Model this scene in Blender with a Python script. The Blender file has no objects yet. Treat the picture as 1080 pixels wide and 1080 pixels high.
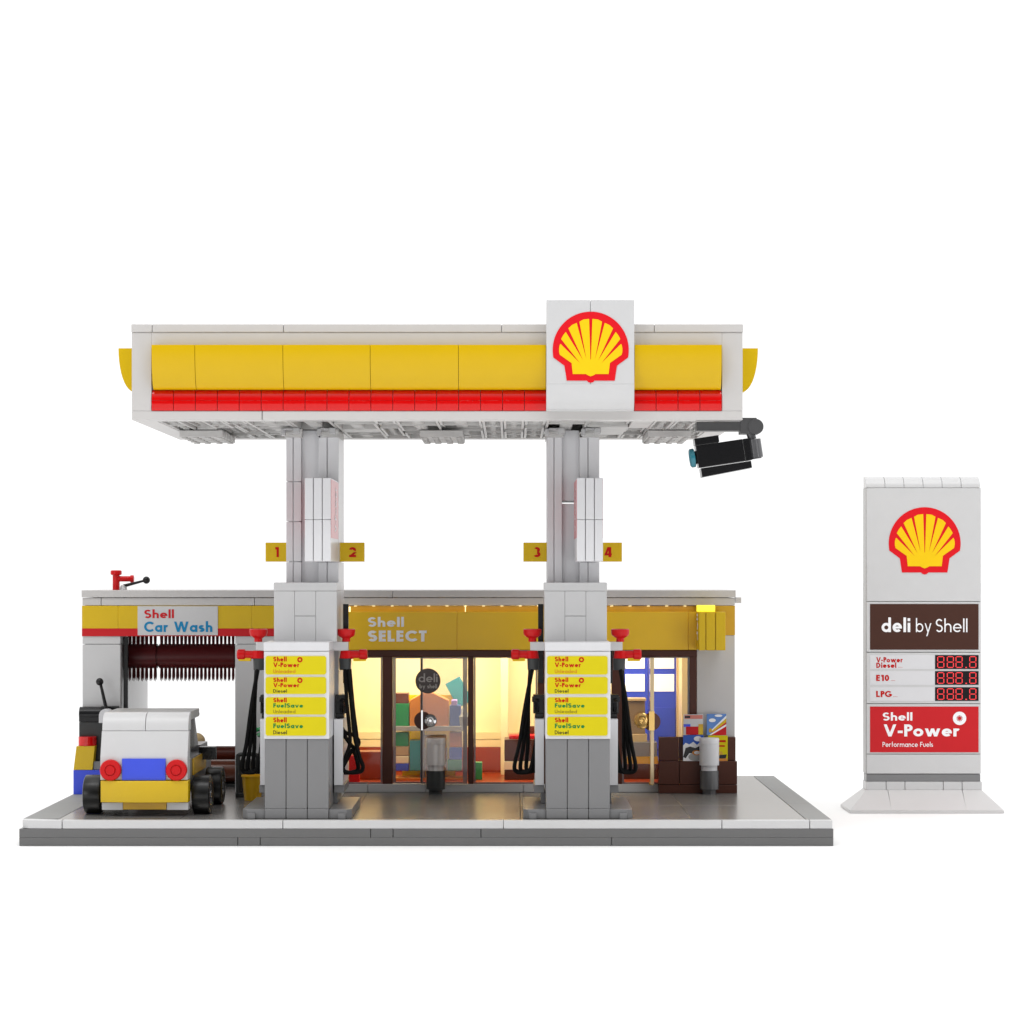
import bpy, bmesh, math, random
from mathutils import Vector, Matrix
random.seed(7)
PI = math.pi
# ------------------------------------------------------------------ scene, camera, light
sc = bpy.context.scene
C = sc.collection
CAM_D, CAM_H, FPX = 106.2, 12.54, 2400.0      # one unit = one stud of the brick model
cam = bpy.data.objects.new('camera', bpy.data.cameras.new('camera'))
C.objects.link(cam)
cam.location = (0, -CAM_D, CAM_H)
cam.rotation_euler = (PI/2, 0, 0)
cam.data.lens = 80.0; cam.data.sensor_width = 36.0
cam.data.shift_y = 69/1080
cam.data.clip_start = 1; cam.data.clip_end = 20000
sc.camera = cam

w = bpy.data.worlds.new('World'); sc.world = w; w.use_nodes = True
wn = w.node_tree; bg = wn.nodes['Background']
bg.inputs['Strength'].default_value = 1.17
# white cyclorama behind and above, darker room behind the photographer
_tc = wn.nodes.new('ShaderNodeTexCoord'); _sx = wn.nodes.new('ShaderNodeSeparateXYZ')
wn.links.new(_tc.outputs['Generated'], _sx.inputs[0])
_m = wn.nodes.new('ShaderNodeMath'); _m.operation = 'MULTIPLY_ADD'; _m.inputs[1].default_value = .85
wn.links.new(_sx.outputs['Z'], _m.inputs[0]); wn.links.new(_sx.outputs['Y'], _m.inputs[2])
_r = wn.nodes.new('ShaderNodeMapRange'); _r.interpolation_type = 'SMOOTHSTEP'
_r.inputs['From Min'].default_value = -.75; _r.inputs['From Max'].default_value = .1
_r.inputs['To Min'].default_value = .08; _r.inputs['To Max'].default_value = 1.0
wn.links.new(_m.outputs[0], _r.inputs['Value']); wn.links.new(_r.outputs[0], bg.inputs['Color'])

def area(name, loc, target, size, power, color=(1, 1, 1), size_y=None):
    l = bpy.data.lights.new(name, 'AREA'); l.energy = power; l.color = color
    l.size = size
    if size_y: l.shape = 'RECTANGLE'; l.size_y = size_y
    o = bpy.data.objects.new(name, l); C.objects.link(o); o.location = loc
    o.rotation_euler = (Vector(target)-Vector(loc)).to_track_quat('-Z', 'Y').to_euler()
    return o
area('softbox_overhead', (0, -8, 95), (0, -7.5, 0), 90, 16000, size_y=60)
area('softbox_left', (-78, -96, 22), (-4, 10, 6), 26, 12000)
area('softbox_right', (84, -96, 22), (0, 10, 6), 26, 9000)
area('softbox_front', (-3, -36, 92), (-3, 0, 20), 120, 26000, size_y=11)
area('fascia_lamp', (.3, 13.85, 10.98), (.3, 14.2, 9.5), 18.5, 32, (1, .8, .45), size_y=.2)
# warm lamps inside the shop
area('shop_lamp', (-4.5, 17.2, 10.6), (-4.5, 19.2, 0), 8, 1750, (1, .88, .60), 5)
area('shop_lamp', (3.0, 17.2, 10.6), (3.0, 19.2, 0), 6, 1200, (1, .88, .60), 5)
area('shop_lamp', (7.3, 17.5, 10.6), (7.3, 18.4, 0), 3, 110, (1, .88, .62), 4)

sc.view_settings.view_transform = 'Standard'
sc.view_settings.look = 'None'
sc.view_settings.exposure = 0; sc.view_settings.gamma = 1
sc.view_settings.use_curve_mapping = False
sc.render.engine = 'CYCLES'
sc.cycles.use_denoising = True
sc.cycles.max_bounces = 8; sc.cycles.transparent_max_bounces = 16
sc.cycles.caustics_reflective = False; sc.cycles.caustics_refractive = False

# ------------------------------------------------------------------ helpers
def X(px, Y): return (px-540)*(CAM_D+Y)/FPX
def Z(py, Y): return CAM_H-(py-609)*(CAM_D+Y)/FPX

def lin(c):
    return tuple(((v/255)/12.92 if v/255 <= .04045 else ((v/255+.055)/1.055)**2.4) for v in c)

def plastic(name, col, rough=.28, spec=.5, metal=0, var=.012, bump=.004, coat=0, emit=0, emitcol=None, scale=1.3):
    m = bpy.data.materials.new(name); m.use_nodes = True
    nt = m.node_tree; b = nt.nodes['Principled BSDF']
    b.inputs['Roughness'].default_value = rough
    b.inputs['Specular IOR Level'].default_value = spec
    b.inputs['Metallic'].default_value = metal
    b.inputs['Coat Weight'].default_value = coat
    tc = nt.nodes.new('ShaderNodeTexCoord')
    n = nt.nodes.new('ShaderNodeTexNoise'); n.inputs['Scale'].default_value = scale; n.inputs['Detail'].default_value = 4
    nt.links.new(tc.outputs['Object'], n.inputs['Vector'])
    r = nt.nodes.new('ShaderNodeValToRGB')
    r.color_ramp.elements[0].position = .3; r.color_ramp.elements[1].position = .7
    r.color_ramp.elements[0].color = tuple(v*(1-var) for v in col)+(1,)
    r.color_ramp.elements[1].color = tuple(min(1, v*(1+var)) for v in col)+(1,)
    nt.links.new(n.outputs['Fac'], r.inputs['Fac'])
    nt.links.new(r.outputs['Color'], b.inputs['Base Color'])
    if bump:
        n2 = nt.nodes.new('ShaderNodeTexNoise'); n2.inputs['Scale'].default_value = .9
        nt.links.new(tc.outputs['Object'], n2.inputs['Vector'])
        bp = nt.nodes.new('ShaderNodeBump'); bp.inputs['Strength'].default_value = bump; bp.inputs['Distance'].default_value = .3
        nt.links.new(n2.outputs['Fac'], bp.inputs['Height']); nt.links.new(bp.outputs['Normal'], b.inputs['Normal'])
    if emit:
        b.inputs['Emission Color'].default_value = (emitcol or col)+(1,)
        b.inputs['Emission Strength'].default_value = emit
    return m

def clear(name, col=(1, 1, 1), gloss=.5, rough=.05, haze=0, hazecol=(.8, .8, .8)):
    """thin clear plastic: transparent + fresnel reflection (+ a milky share)"""
    m = bpy.data.materials.new(name); m.use_nodes = True; nt = m.node_tree
    for n in list(nt.nodes): nt.nodes.remove(n)
    out = nt.nodes.new('ShaderNodeOutputMaterial')
    tr = nt.nodes.new('ShaderNodeBsdfTransparent'); tr.inputs[0].default_value = col+(1,)
    gl = nt.nodes.new('ShaderNodeBsdfGlossy'); gl.inputs['Roughness'].default_value = rough
    fr = nt.nodes.new('ShaderNodeLayerWeight'); fr.inputs['Blend'].default_value = gloss
    ns = nt.nodes.new('ShaderNodeTexNoise'); ns.inputs['Scale'].default_value = .8
    bp = nt.nodes.new('ShaderNodeBump'); bp.inputs['Strength'].default_value = .03
    nt.links.new(ns.outputs['Fac'], bp.inputs['Height']); nt.links.new(bp.outputs['Normal'], gl.inputs['Normal'])
    mx = nt.nodes.new('ShaderNodeMixShader')
    nt.links.new(fr.outputs['Fresnel'], mx.inputs[0]); nt.links.new(tr.outputs[0], mx.inputs[1]); nt.links.new(gl.outputs[0], mx.inputs[2])
    last = mx
    if haze:
        df = nt.nodes.new('ShaderNodeBsdfDiffuse'); df.inputs[0].default_value = hazecol+(1,)
        m2 = nt.nodes.new('ShaderNodeMixShader'); m2.inputs[0].default_value = haze
        nt.links.new(mx.outputs[0], m2.inputs[1]); nt.links.new(df.outputs[0], m2.inputs[2]); last = m2
    nt.links.new(last.outputs[0], out.inputs['Surface'])
    return m

M = dict(
    white=plastic('white_plastic', (.60, .60, .605), .3),
    panel=plastic('white_panel_plastic', (.68, .68, .70), .3),
    cwhite=plastic('white_canopy_plastic', (.56, .545, .535), .32),
    lgrey=plastic('light_grey_plastic', (.40, .40, .395), .32),
    under=plastic('canopy_underside_grey', (.50, .495, .485), .4, var=.1),
    mgrey=plastic('mid_grey_plastic', (.20, .20, .205), .3),
    dgrey=plastic('dark_grey_plastic', (.135, .135, .135), .35),
    sgrey=plastic('slate_grey_plastic', (.065, .065, .067), .35),
    char=plastic('charcoal_plastic', (.035, .038, .038), .3, spec=.35),
    black=plastic('black_plastic', (.006, .006, .007), .22, spec=.35),
    rubber=plastic('black_rubber', (.004, .004, .004), .3, spec=.4),
    hose=plastic('black_hose', (.002, .002, .002), .6, spec=.12),
    yellow=plastic('yellow_plastic', (.68, .45, .003), .25, spec=.4, var=.01),
    orange=plastic('orange_yellow_plastic', (.62, .36, .01), .3, var=.04),
    lyellow=plastic('label_yellow', (.66, .56, .008), .45, spec=.15, var=.02),
    red=plastic('red_plastic', (.66, .001, .001), .07, spec=.5, var=.01, bump=0),
    redd=plastic('red_print', (.58, .014, .02), .4, spec=.2),
    nozzle=plastic('red_nozzle_plastic', (.58, .004, .006), .28, spec=.25),
    emred=plastic('emblem_red', (.72, .008, .016), .5, spec=.15),
    emyel=plastic('emblem_yellow', (.90, .58, .006), .5, spec=.15),
    blue=plastic('blue_plastic', (.035, .075, .72), .3),
    brown=plastic('brown_plastic', (.085, .028, .018), .35, spec=.25),
    rbrown=plastic('reddish_brown_plastic', (.16, .045, .022), .25),
    sbrown=plastic('sign_brown', (.068, .028, .020), .6, spec=.15),
    wash=plastic('wash_brush_red', (.095, .008, .009), .35, spec=.3),
    wains=plastic('rust_red_panel', (.27, .034, .007), .3),
    cream=plastic('cream_plastic', (.78, .66, .40), .45),
    pale=plastic('pale_cream_plastic', (.88, .80, .53), .45),
    tan=plastic('tan_plastic', (.55, .40, .20), .35),
    carton=plastic('orange_brown_carton', (.66, .24, .035), .45),
    green=plastic('green_plastic', (.02, .30, .09), .3),
    teal=plastic('teal_plastic', (.04, .30, .36), .3),
    txt_red=plastic('print_red', (.52, .008, .005), .5, spec=.12),
    txt_green=plastic('print_green', (.015, .22, .05), .5, spec=.12),
    txt_olive=plastic('print_olive', (.30, .22, .02), .5, spec=.12),
    txt_orange=plastic('print_orange', (.62, .22, .02), .5, spec=.12),
    txt_white=plastic('print_white', (.92, .92, .94), .5, spec=.12),
    txt_blue=plastic('print_blue', (.02, .24, .48), .5, spec=.12),
    gold=plastic('gold_metal', (.80, .52, .18), .2, metal=1),
    chrome=plastic('chrome_metal', (.75, .75, .76), .08, metal=1),
    steel=plastic('grey_glossy_plastic', (.11, .11, .115), .2, metal=.2),
    seg=plastic('led_segment', (.5, .02, .02), .4, emit=.75, emitcol=(1, .05, .06)),
    screen=plastic('display_black', (.008, .006, .008), .4, spec=.2),
    warm=plastic('warm_lamp', (.9, .75, .4), .4, emit=1.6, emitcol=(1, .80, .38)),
    warmy=plastic('yellow_lamp', (.9, .75, .1), .4, emit=.9, emitcol=(1, .86, .02)),
    lens=plastic('teal_lens', (.03, .20, .26), .08),
    glass=clear('clear_glass', gloss=.2),
    leaf=clear('smoky_clear_plastic', (.86, .85, .86), .45, haze=.05, hazecol=(.5, .46, .46)),
    edge=clear('grey_clear_edge', (.7, .7, .72), .4, haze=.6, hazecol=(.34, .31, .33)),
    bollard=plastic('milky_plastic', (.66, .62, .60), .15, coat=.4),
    frost=clear('frosted_clear_plastic', (.9, .9, .92), .5, haze=.45, hazecol=(.75, .75, .76)),
    amber=clear('amber_clear_plastic', (.9, .45, .08), .4, haze=.6, hazecol=(.75, .35, .05)),
    carglass=clear('smoke_car_glass', (.45, .45, .45), .5, haze=.35, hazecol=(.30, .30, .29)),
)
# polished grey paving of the forecourt
fl = plastic('polished_grey_paving', (.135, .13, .127), .5, spec=0, var=.03, bump=0)
_nt = fl.node_tree; _b = _nt.nodes['Principled BSDF']; _o = _nt.nodes['Material Output']
_g = _nt.nodes.new('ShaderNodeBsdfGlossy'); _g.inputs['Roughness'].default_value = .25; _g.inputs['Color'].default_value = (.97, .95, .92, 1)
_x = _nt.nodes.new('ShaderNodeMixShader'); _x.inputs[0].default_value = .42
_nt.links.new(_b.outputs[0], _x.inputs[1]); _nt.links.new(_g.outputs[0], _x.inputs[2]); _nt.links.new(_x.outputs[0], _o.inputs['Surface'])
M['floor'] = fl
M['band'] = plastic('canopy_band_yellow', (.66, .42, .001), .2, spec=.3, var=.01)
M['poster'] = plastic('sheen_paled_red', (.66, .20, .22), .3)  # red paled in the colour to stand for a grazing reflection
M['pail'] = plastic('bucket_yellow', (.85, .48, .01), .3)
M['border'] = plastic('matte_light_grey_tile', (.30, .30, .295), .6, spec=.2)
M['ground'] = plastic('white_table_surface', (.965, .965, .965), .9, spec=0, var=.004, bump=0, scale=.05)

class MB:
    def __init__(s): s.v = []; s.f = []; s.m = []; s.mi = 0
    def add(s, vs, fs):
        o = len(s.v); s.v += [tuple(p) for p in vs]
        for f in fs: s.f.append([i+o for i in f]); s.m.append(s.mi)
        return s
    def box(s, x0, x1, y0, y1, z0, z1):
        vs = [(x0, y0, z0), (x1, y0, z0), (x1, y1, z0), (x0, y1, z0), (x0, y0, z1), (x1, y0, z1), (x1, y1, z1), (x0, y1, z1)]
        return s.add(vs, [(0, 3, 2, 1), (4, 5, 6, 7), (0, 1, 5, 4), (1, 2, 6, 5), (2, 3, 7, 6), (3, 0, 4, 7)])
    def grid(s, x0, x1, y0, y1, z0, z1, xc=(), zc=(), g=.035):
        """a box laid from bricks: split at xc and zc with hairline joints and a recessed core"""
        xs = [x0]+sorted(xc)+[x1]; zs = [z0]+sorted(zc)+[z1]
        for i in range(len(xs)-1):
            for j in range(len(zs)-1):
                a = xs[i]+(g/2 if i else 0); b = xs[i+1]-(g/2 if i < len(xs)-2 else 0)
                c = zs[j]+(g/2 if j else 0); d = zs[j+1]-(g/2 if j < len(zs)-2 else 0)
                s.box(a, b, y0, y1, c, d)
        e = min(.12, (y1-y0)*.3)
        if xc or zc: s.box(x0+e, x1-e, y0+e, y1-e, z0+.03, z1-.03)
        return s
    def prism(s, poly, axis, a, b):
        """poly of 2D points extruded along axis 'x' (y,z), 'y' (x,z) or 'z' (x,y)"""
        n = len(poly)
        def P(p, t): return {'x': (t, p[0], p[1]), 'y': (p[0], t, p[1]), 'z': (p[0], p[1], t)}[axis]
        vs = [P(p, a) for p in poly]+[P(p, b) for p in poly]
        fs = [tuple(range(n))[::-1], tuple(range(n, 2*n))]+[(i, (i+1) % n, (i+1) % n+n, i+n) for i in range(n)]
        return s.add(vs, fs)
    def cyl(s, p0, p1, r0, r1=None, n=24, cap=True):
        r1 = r0 if r1 is None else r1
        p0 = Vector(p0); p1 = Vector(p1); d = (p1-p0).normalized()
        u = d.orthogonal().normalized(); v = d.cross(u)
        vs = []
        for p, r in ((p0, r0), (p1, r1)):
            for k in range(n):
                a = 2*PI*k/n; vs.append(p+(u*math.cos(a)+v*math.sin(a))*r)
        fs = [(k, (k+1) % n, (k+1) % n+n, k+n) for k in range(n)]
        if cap: fs += [tuple(range(n))[::-1], tuple(range(n, 2*n))]
        return s.add(vs, fs)
    def lathe(s, c, prof, d=(0, 0, 1), n=28):
        """prof: list of (radius, height along d)"""
        c = Vector(c); d = Vector(d).normalized(); u = d.orthogonal().normalized(); v = d.cross(u)
        vs = []
        for r, h in prof:
            for k in range(n):
                a = 2*PI*k/n; vs.append(c+d*h+(u*math.cos(a)+v*math.sin(a))*max(r, 1e-4))
        fs = []
        for j in range(len(prof)-1):
            for k in range(n): fs.append((j*n+k, j*n+(k+1) % n, (j+1)*n+(k+1) % n, (j+1)*n+k))
        fs += [tuple(range(n))[::-1], tuple(range((len(prof)-1)*n, len(prof)*n))]
        return s.add(vs, fs)
    def sphere(s, c, r, n=16):
        return s.lathe(c, [(r*math.sin(PI*k/n), -r*math.cos(PI*k/n)) for k in range(n+1)], n=2*n)
    def tube(s, pts, r, n=10, smooth=6):
        P = [Vector(p) for p in pts]
        if smooth and len(P) > 2:
            Q = []
            E = [P[0]*2-P[1]]+P+[P[-1]*2-P[-2]]
            for i in range(1, len(E)-2):
                for k in range(smooth):
                    t = k/smooth; a, b, c, d = E[i-1], E[i], E[i+1], E[i+2]
                    Q.append(.5*((2*b)+(c-a)*t+(2*a-5*b+4*c-d)*t*t+(3*b-a-3*c+d)*t**3))
            P = Q+[P[-1]]
        u = None; vs = []
        for i, p in enumerate(P):
            d = (P[min(i+1, len(P)-1)]-P[max(i-1, 0)]).normalized()
            if u is None: u = d.orthogonal().normalized()
            u = (u-d*u.dot(d)).normalized(); v = d.cross(u)
            for k in range(n):
                a = 2*PI*k/n; vs.append(p+(u*math.cos(a)+v*math.sin(a))*r)
        fs = []
        for i in range(len(P)-1):
            for k in range(n): fs.append((i*n+k, i*n+(k+1) % n, (i+1)*n+(k+1) % n, (i+1)*n+k))
        fs += [tuple(range(n))[::-1], tuple(range((len(P)-1)*n, len(P)*n))]
        return s.add(vs, fs)
    def xform(s, mtx, start=0):
        for i in range(start, len(s.v)): s.v[i] = tuple(mtx @ Vector(s.v[i]))
        return s
    def build(s, name, mats, parent=None, bevel=.016, smooth=True):
        me = bpy.data.meshes.new(name)
        o = Vector(wl(parent)) if parent else Vector((0, 0, 0))
        if parent is None:
            xs = list(zip(*s.v)); o = Vector(((min(xs[0])+max(xs[0]))/2, (min(xs[1])+max(xs[1]))/2, min(xs[2])))
        me.from_pydata([tuple(Vector(p)-o) for p in s.v], [], s.f)
        if not isinstance(mats, (list, tuple)): mats = [mats]
        for m in mats: me.materials.append(M[m] if isinstance(m, str) else m)
        for p, i in zip(me.polygons, s.m): p.material_index = i
        bm = bmesh.new(); bm.from_mesh(me)
        bmesh.ops.recalc_face_normals(bm, faces=bm.faces)
        big = [f for f in bm.faces if len(f.verts) > 6]
        if big: bmesh.ops.triangulate(bm, faces=big)
        bm.to_mesh(me); bm.free()
        if smooth:
            me.shade_smooth(); me.set_sharp_from_angle(angle=math.radians(32))
        ob = bpy.data.objects.new(name, me); C.objects.link(ob)
        if parent: ob.parent = parent
        else: ob.location = o
        if bevel:
            b = ob.modifiers.new('bevel', 'BEVEL'); b.width = bevel; b.segments = 2; b.limit_method = 'ANGLE'
            b.angle_limit = math.radians(50); b.harden_normals = False
        return ob

def wl(o):
    v = Vector((0, 0, 0))
    while o: v += o.location; o = o.parent
    return v
def tag(o, label=None, cat=None, group=None, kind=None):
    if label: o['label'] = label
    if cat: o['category'] = cat
    if group: o['group'] = group
    if kind: o['kind'] = kind
    return o
def thing(name, loc, label, cat, group=None):
    o = bpy.data.objects.new(name, None); o.empty_display_size = .5; C.objects.link(o); o.location = loc
    return tag(o, label, cat, group)
def copy_tree(o, parent=None):
    c = o.copy(); C.objects.link(c)
    if parent: c.parent = parent
    for ch in list(o.children): copy_tree(ch, c)
    return c

# ------------------------------------------------------------------ lettering: a geometric stroke alphabet (cap height 1)
XH = .66
def glyph(ch, w):
    h = w/2; x = XH; r = x/2-h; S = []
    A = lambda cx, cy, rx, ry, a0, a1: S.append(('a', cx, cy, rx, ry, a0, a1))
    L = lambda *p: S.append(('l',)+p)
    D = lambda x0, y0, x1, y1, k=1.0: S.append(('p', x0, y0, x1, y1, w*k))
    bw = 2*r+w
    if ch == ' ': return .3, S
    if ch in 'adgq':
        A(r+h, x/2, r, r, 0, 360); sx = 2*r+h
        if ch == 'a': L(sx, 0, sx, x)
        if ch == 'd': L(sx, 0, sx, 1.04)
        if ch == 'g': L(sx, x, sx, -.1); A(sx-r*.9, -.1, r*.9, .2-h, 0, -140)
        return bw, S
    if ch in 'bp':
        A(r+h, x/2, r, r, 0, 360)
        L(h, 0 if ch == 'b' else -.3, h, 1.04 if ch == 'b' else x); return bw, S
    if ch == 'o': A(r+h, x/2, r, r, 0, 360); return bw, S
    if ch == 'c': A(r+h, x/2, r, r, 48, 312); return bw*.82, S
    if ch == 'e': A(r+h, x/2, r, r, 0, 318); L(h, x/2, 2*r+w, x/2, .8); return bw, S
    if ch in 'nhm':
        q = r*.80; L(h, 0, h, 1.04 if ch == 'h' else x)
        n = 2 if ch == 'm' else 1
        for i in range(n):
            c = h+q+i*2*q; A(c, x-h-q, q, q, 0, 180); L(c+q, 0, c+q, x-h-q)
        return w+2*q*n, S
    if ch == 'u':
        q = r*.80; A(h+q, h+q, q, q, 180, 360); L(h, h+q, h, x); L(h+2*q, h+q, h+2*q, x); return w+2*q, S
    if ch == 'r': L(h, 0, h, x); A(h+r*.72, x-h-r*.8, r*.72, r*.8, 55, 180); return w+r*1.15, S
    if ch == 'l': L(h, 0, h, 1.04); return w, S
    if ch == 'i': L(h, 0, h, x); L(h, x+.12, h, x+.12+w*1.1); return w, S
    if ch == 'f': c = h+.06; L(c, 0, c, .85); A(c+.15, .85, .15, .19-h+.04, 95, 180); L(0, x-h, c+.2, x-h, .9); return .32, S
    if ch == 's':
        ry = (x-w)/4; rx = .15
        A(rx+h, x-h-ry, rx, ry, 35, 270); A(rx+h, h+ry, rx, ry, 90, -145); return 2*rx+w, S
    if ch == 'v': D(0, x, .24, 0); D(.48, x, .24, 0); return .48+w, S
    if ch == 'y': D(0, x, .25, 0); D(.5, x, .14, -.3); return .5+w, S
    if ch == 'w':
        D(0, x, .2, 0); D(.4, x, .2, 0); D(.4, x, .6, 0); D(.8, x, .6, 0); return .8+w, S
    # capitals
    if ch == 'S':
        ry = (1-w)/4; rx = .215
        A(rx+h, 1-h-ry, rx, ry, 32, 270); A(rx+h, h+ry, rx, ry, 90, -150); return 2*rx+w, S
    if ch in 'CG':
        q = .5-h; a = 42
        A(q+h, .5, q, q, a, 360-a)
        if ch == 'G': L(q+h+.02, .44, 2*q+h, .44, .9); A(q+h, .5, q, q, 318, 354)
        return (1-.1) if ch == 'G' else .86, S
    if ch in 'ELF':
        L(h, 0, h, 1)
        if ch in 'EL': L(w*.5, h, .5, h)
        if ch in 'EF': L(w*.5, 1-h, .5, 1-h); L(w*.5, .52, .48, .52)
        return .52, S
    if ch == 'T': L(0, 1-h, .56, 1-h); L(.28, 0, .28, 1-w*.5); return .56, S
    if ch == 'V': D(0, 1, .31, 0); D(.62, 1, .31, 0); return .62+w, S
    if ch == 'W': D(0, 1, .26, 0); D(.52, 1, .26, 0); D(.52, 1, .78, 0); D(1.04, 1, .78, 0); return 1.04+w, S
    if ch == 'P': L(h, 0, h, 1); q = .27-h+.02; A(.24, 1-h-q, q+.02, q, -90, 90); L(h, 1-h, .25, 1-h); L(h, 1-h-2*q, .25, 1-h-2*q); return .3+q, S
    if ch == 'D': L(h, 0, h, 1); q = .5-h; A(.22, .5, q*.98, q, -90, 90); L(h, h, .23, h); L(h, 1-h, .23, 1-h); return .24+q+h, S
    if ch == 'U': q = .24; L(h, h+q, h, 1); L(h+2*q, h+q, h+2*q, 1); A(h+q, h+q, q, q, 180, 360); return 2*q+w, S
    if ch == '-': L(0, .38, .32, .38); return .32, S
    if ch == '0': A(.3, .5, .3-h, .5-h, 0, 360); return .6, S
    if ch == '1': L(.3, 0, .3, 1); L(.06, 1-w*.55, .3, 1-w*.55, 1.05); return .3+h, S
    if ch == '2': A(.28, .72, .28-h, .28-h, -30, 175); D(.38, .5, .02, w*.6, 1.1); L(0, h, .56, h); return .58, S
    if ch == '3': A(.26, .74, .22-h+.02, .26-h, -90, 150); A(.26, .28, .26-h+.02, .28-h, 90, -150); return .54, S
    if ch == '4': L(.42, 0, .42, 1); D(.36-w*.6, 1, 0, .26, .8); L(0, .27, .58, .27, .9); return .58, S
    if ch == '8': A(.27, .74, .2, .26-h, 0, 360); A(.27, .27, .27-h, .27-h, 0, 360); return .54, S
    if ch == '.': L(h, 0, h, w); return w, S
    return .4, S

def text(mb, s, org, size, w=.2, track=.09, U=(1, 0, 0), V=(0, 0, 1), N=(0, -1, 0), width=None):
    """flat printed strokes; org = left end of the baseline; width squeezes the line to a given length"""
    U = Vector(U); V = Vector(V); N = Vector(N); org = Vector(org)
    gl = []; cur = 0
    for ch in s:
        adv, S = glyph(ch, w); gl.append((cur, S)); cur += adv+track
    tot = cur-track; kx = (width/(tot*size)) if width else 1
    k = 0
    for c0, S in gl:
        for st in S:
            k += 1; e = N*(.0012*(k % 7)+.004)
            P = lambda a, b: org+U*((c0+a)*size*kx)+V*(b*size)+e
            if st[0] == 'a':
                _, cx, cy, rx, ry, a0, a1 = st
                n = max(4, int(abs(a1-a0)/14)); o = len(mb.v); vs = []
                for i in range(n+1):
                    a = math.radians(a0+(a1-a0)*i/n)
                    vs += [P(cx+(rx-w/2)*math.cos(a), cy+(ry-w/2)*math.sin(a)), P(cx+(rx+w/2)*math.cos(a), cy+(ry+w/2)*math.sin(a))]
                mb.add(vs, [(2*i, 2*i+1, 2*i+3, 2*i+2) for i in range(n)])
            elif st[0] == 'l':
                x0, y0, x1, y1 = st[1:5]; ww = w*(st[5] if len(st) > 5 else 1)/2
                d = Vector((x1-x0, y1-y0)).normalized(); q = Vector((-d.y, d.x))*ww
                mb.add([P(x0+q.x, y0+q.y), P(x1+q.x, y1+q.y), P(x1-q.x, y1-q.y), P(x0-q.x, y0-q.y)], [(0, 1, 2, 3)])
            else:
                x0, y0, x1, y1, ww = st[1:]
                mb.add([P(x0, y0), P(x0+ww, y0), P(x1+ww, y1), P(x1, y1)], [(0, 1, 2, 3)])
    return tot*size*kx

def poly_plate(mb, pts, y, t):
    """outline in x,z extruded from y towards the viewer by t"""
    return mb.prism(pts, 'y', y-t, y)

def scallop(parent, cx, cz, y, wid):
    """red scallop plate with a yellow fan; wid = full width"""
    k = wid/788
    def T(p): return (cx+(p[0]-520)*k, cz-(p[1]-555)*k)
    L = [(480, 900), (272, 900), (248, 745), (133, 660)]
    arc = [(520-393*math.cos(a), 583-396*math.sin(a)) for a in [math.radians(-8+i*(98/22)) for i in range(23)]]
    half = L+arc
    out = half+[(1040-p[0], p[1]) for p in reversed(half[:-1])]+[(545, 916), (520, 922), (495, 916)]
    a = MB(); poly_plate(a, [T(p) for p in out], y, .02)
    a.build('emblem_border', 'emred', parent, bevel=0, smooth=False)
    Lh = [(520, 856), (492, 845), (470, 832), (335, 832), (322, 718), (200, 632), (193, 600), (193, 565), (199, 535), (207, 520),
          (412, 722), (214, 470), (236, 430), (262, 397), (443, 692), (289, 360), (325, 326), (375, 303),
          (476, 682), (403, 291), (445, 268), (503, 262), (517, 682)]
    inn = Lh+[(1040-p[0], p[1]) for p in reversed(Lh[1:])]
    b = MB(); poly_plate(b, [T(p) for p in inn], y-.021, .02)
    b.build('emblem_fan', 'emyel', parent, bevel=0, smooth=False)

def spark(mb, cx, cz, y, r):
    """little ring-shaped spark mark"""
    n = 28; vs = []
    for i in range(n):
        a = 2*PI*i/n; vs += [(cx+r*.45*math.cos(a), y, cz+r*.45*math.sin(a)), (cx+r*math.cos(a), y, cz+r*math.sin(a))]
    mb.add(vs, [(2*i, 2*i+1, (2*i+3) % (2*n), (2*i+2) % (2*n)) for i in range(n)])

# ------------------------------------------------------------------ setting: the white table
g = MB(); g.add([(-3000, -1500, 0), (3000, -1500, 0), (3000, 4500, 0), (-3000, 4500, 0)], [(0, 1, 2, 3)])
tag(g.build('ground', 'ground', bevel=0), kind='structure')

# ------------------------------------------------------------------ forecourt base
GZ = 1.2
base = thing('forecourt_base', (-4, 12, 0.012), 'wide low brick-built base with dark grey rim and polished grey paving under the filling station', 'base')
b = MB()
b.grid(-23, 15, 0, 24, .012, .3985, xc=(-12.8, -11.75, 4.65))
b.grid(-23, 15, 0, 24, .4015, .8, xc=(-6.6, -5.55, -1.45))
b.build('rim', 'dgrey', base)
b = MB()                       # white kerb row along the front with one rounded end
prev = -21.0
b.prism([(-22.95, .75), (-22.9, .3), (-22.6, .06), (-21.02, .02), (-21.02, .34), (-22.6, .75)], 'z', .81, GZ)
for xx in (-10.7, -.4, 9.8, 13.9, 14.97):
    b.box(prev+.015, xx-.015, .02, .36, .81, GZ); prev = xx
b.build('front_kerb', 'white', base, bevel=.02)
b = MB()
for y0, y1 in ((.4, 8), (8, 16), (16, 23.95)):
    b.box(-22.97, -21.3, max(y0, .78)+.01, y1-.01, .81, GZ)
b.build('border_tiles', 'border', base, bevel=.015)
b = MB()
for y0, y1 in ((.4, 8), (8, 16), (16, 23.95)): b.box(13.8, 14.97, y0+.01, y1-.01, .81, GZ)
b.build('border_tiles', 'border', base, bevel=.015)
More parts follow.
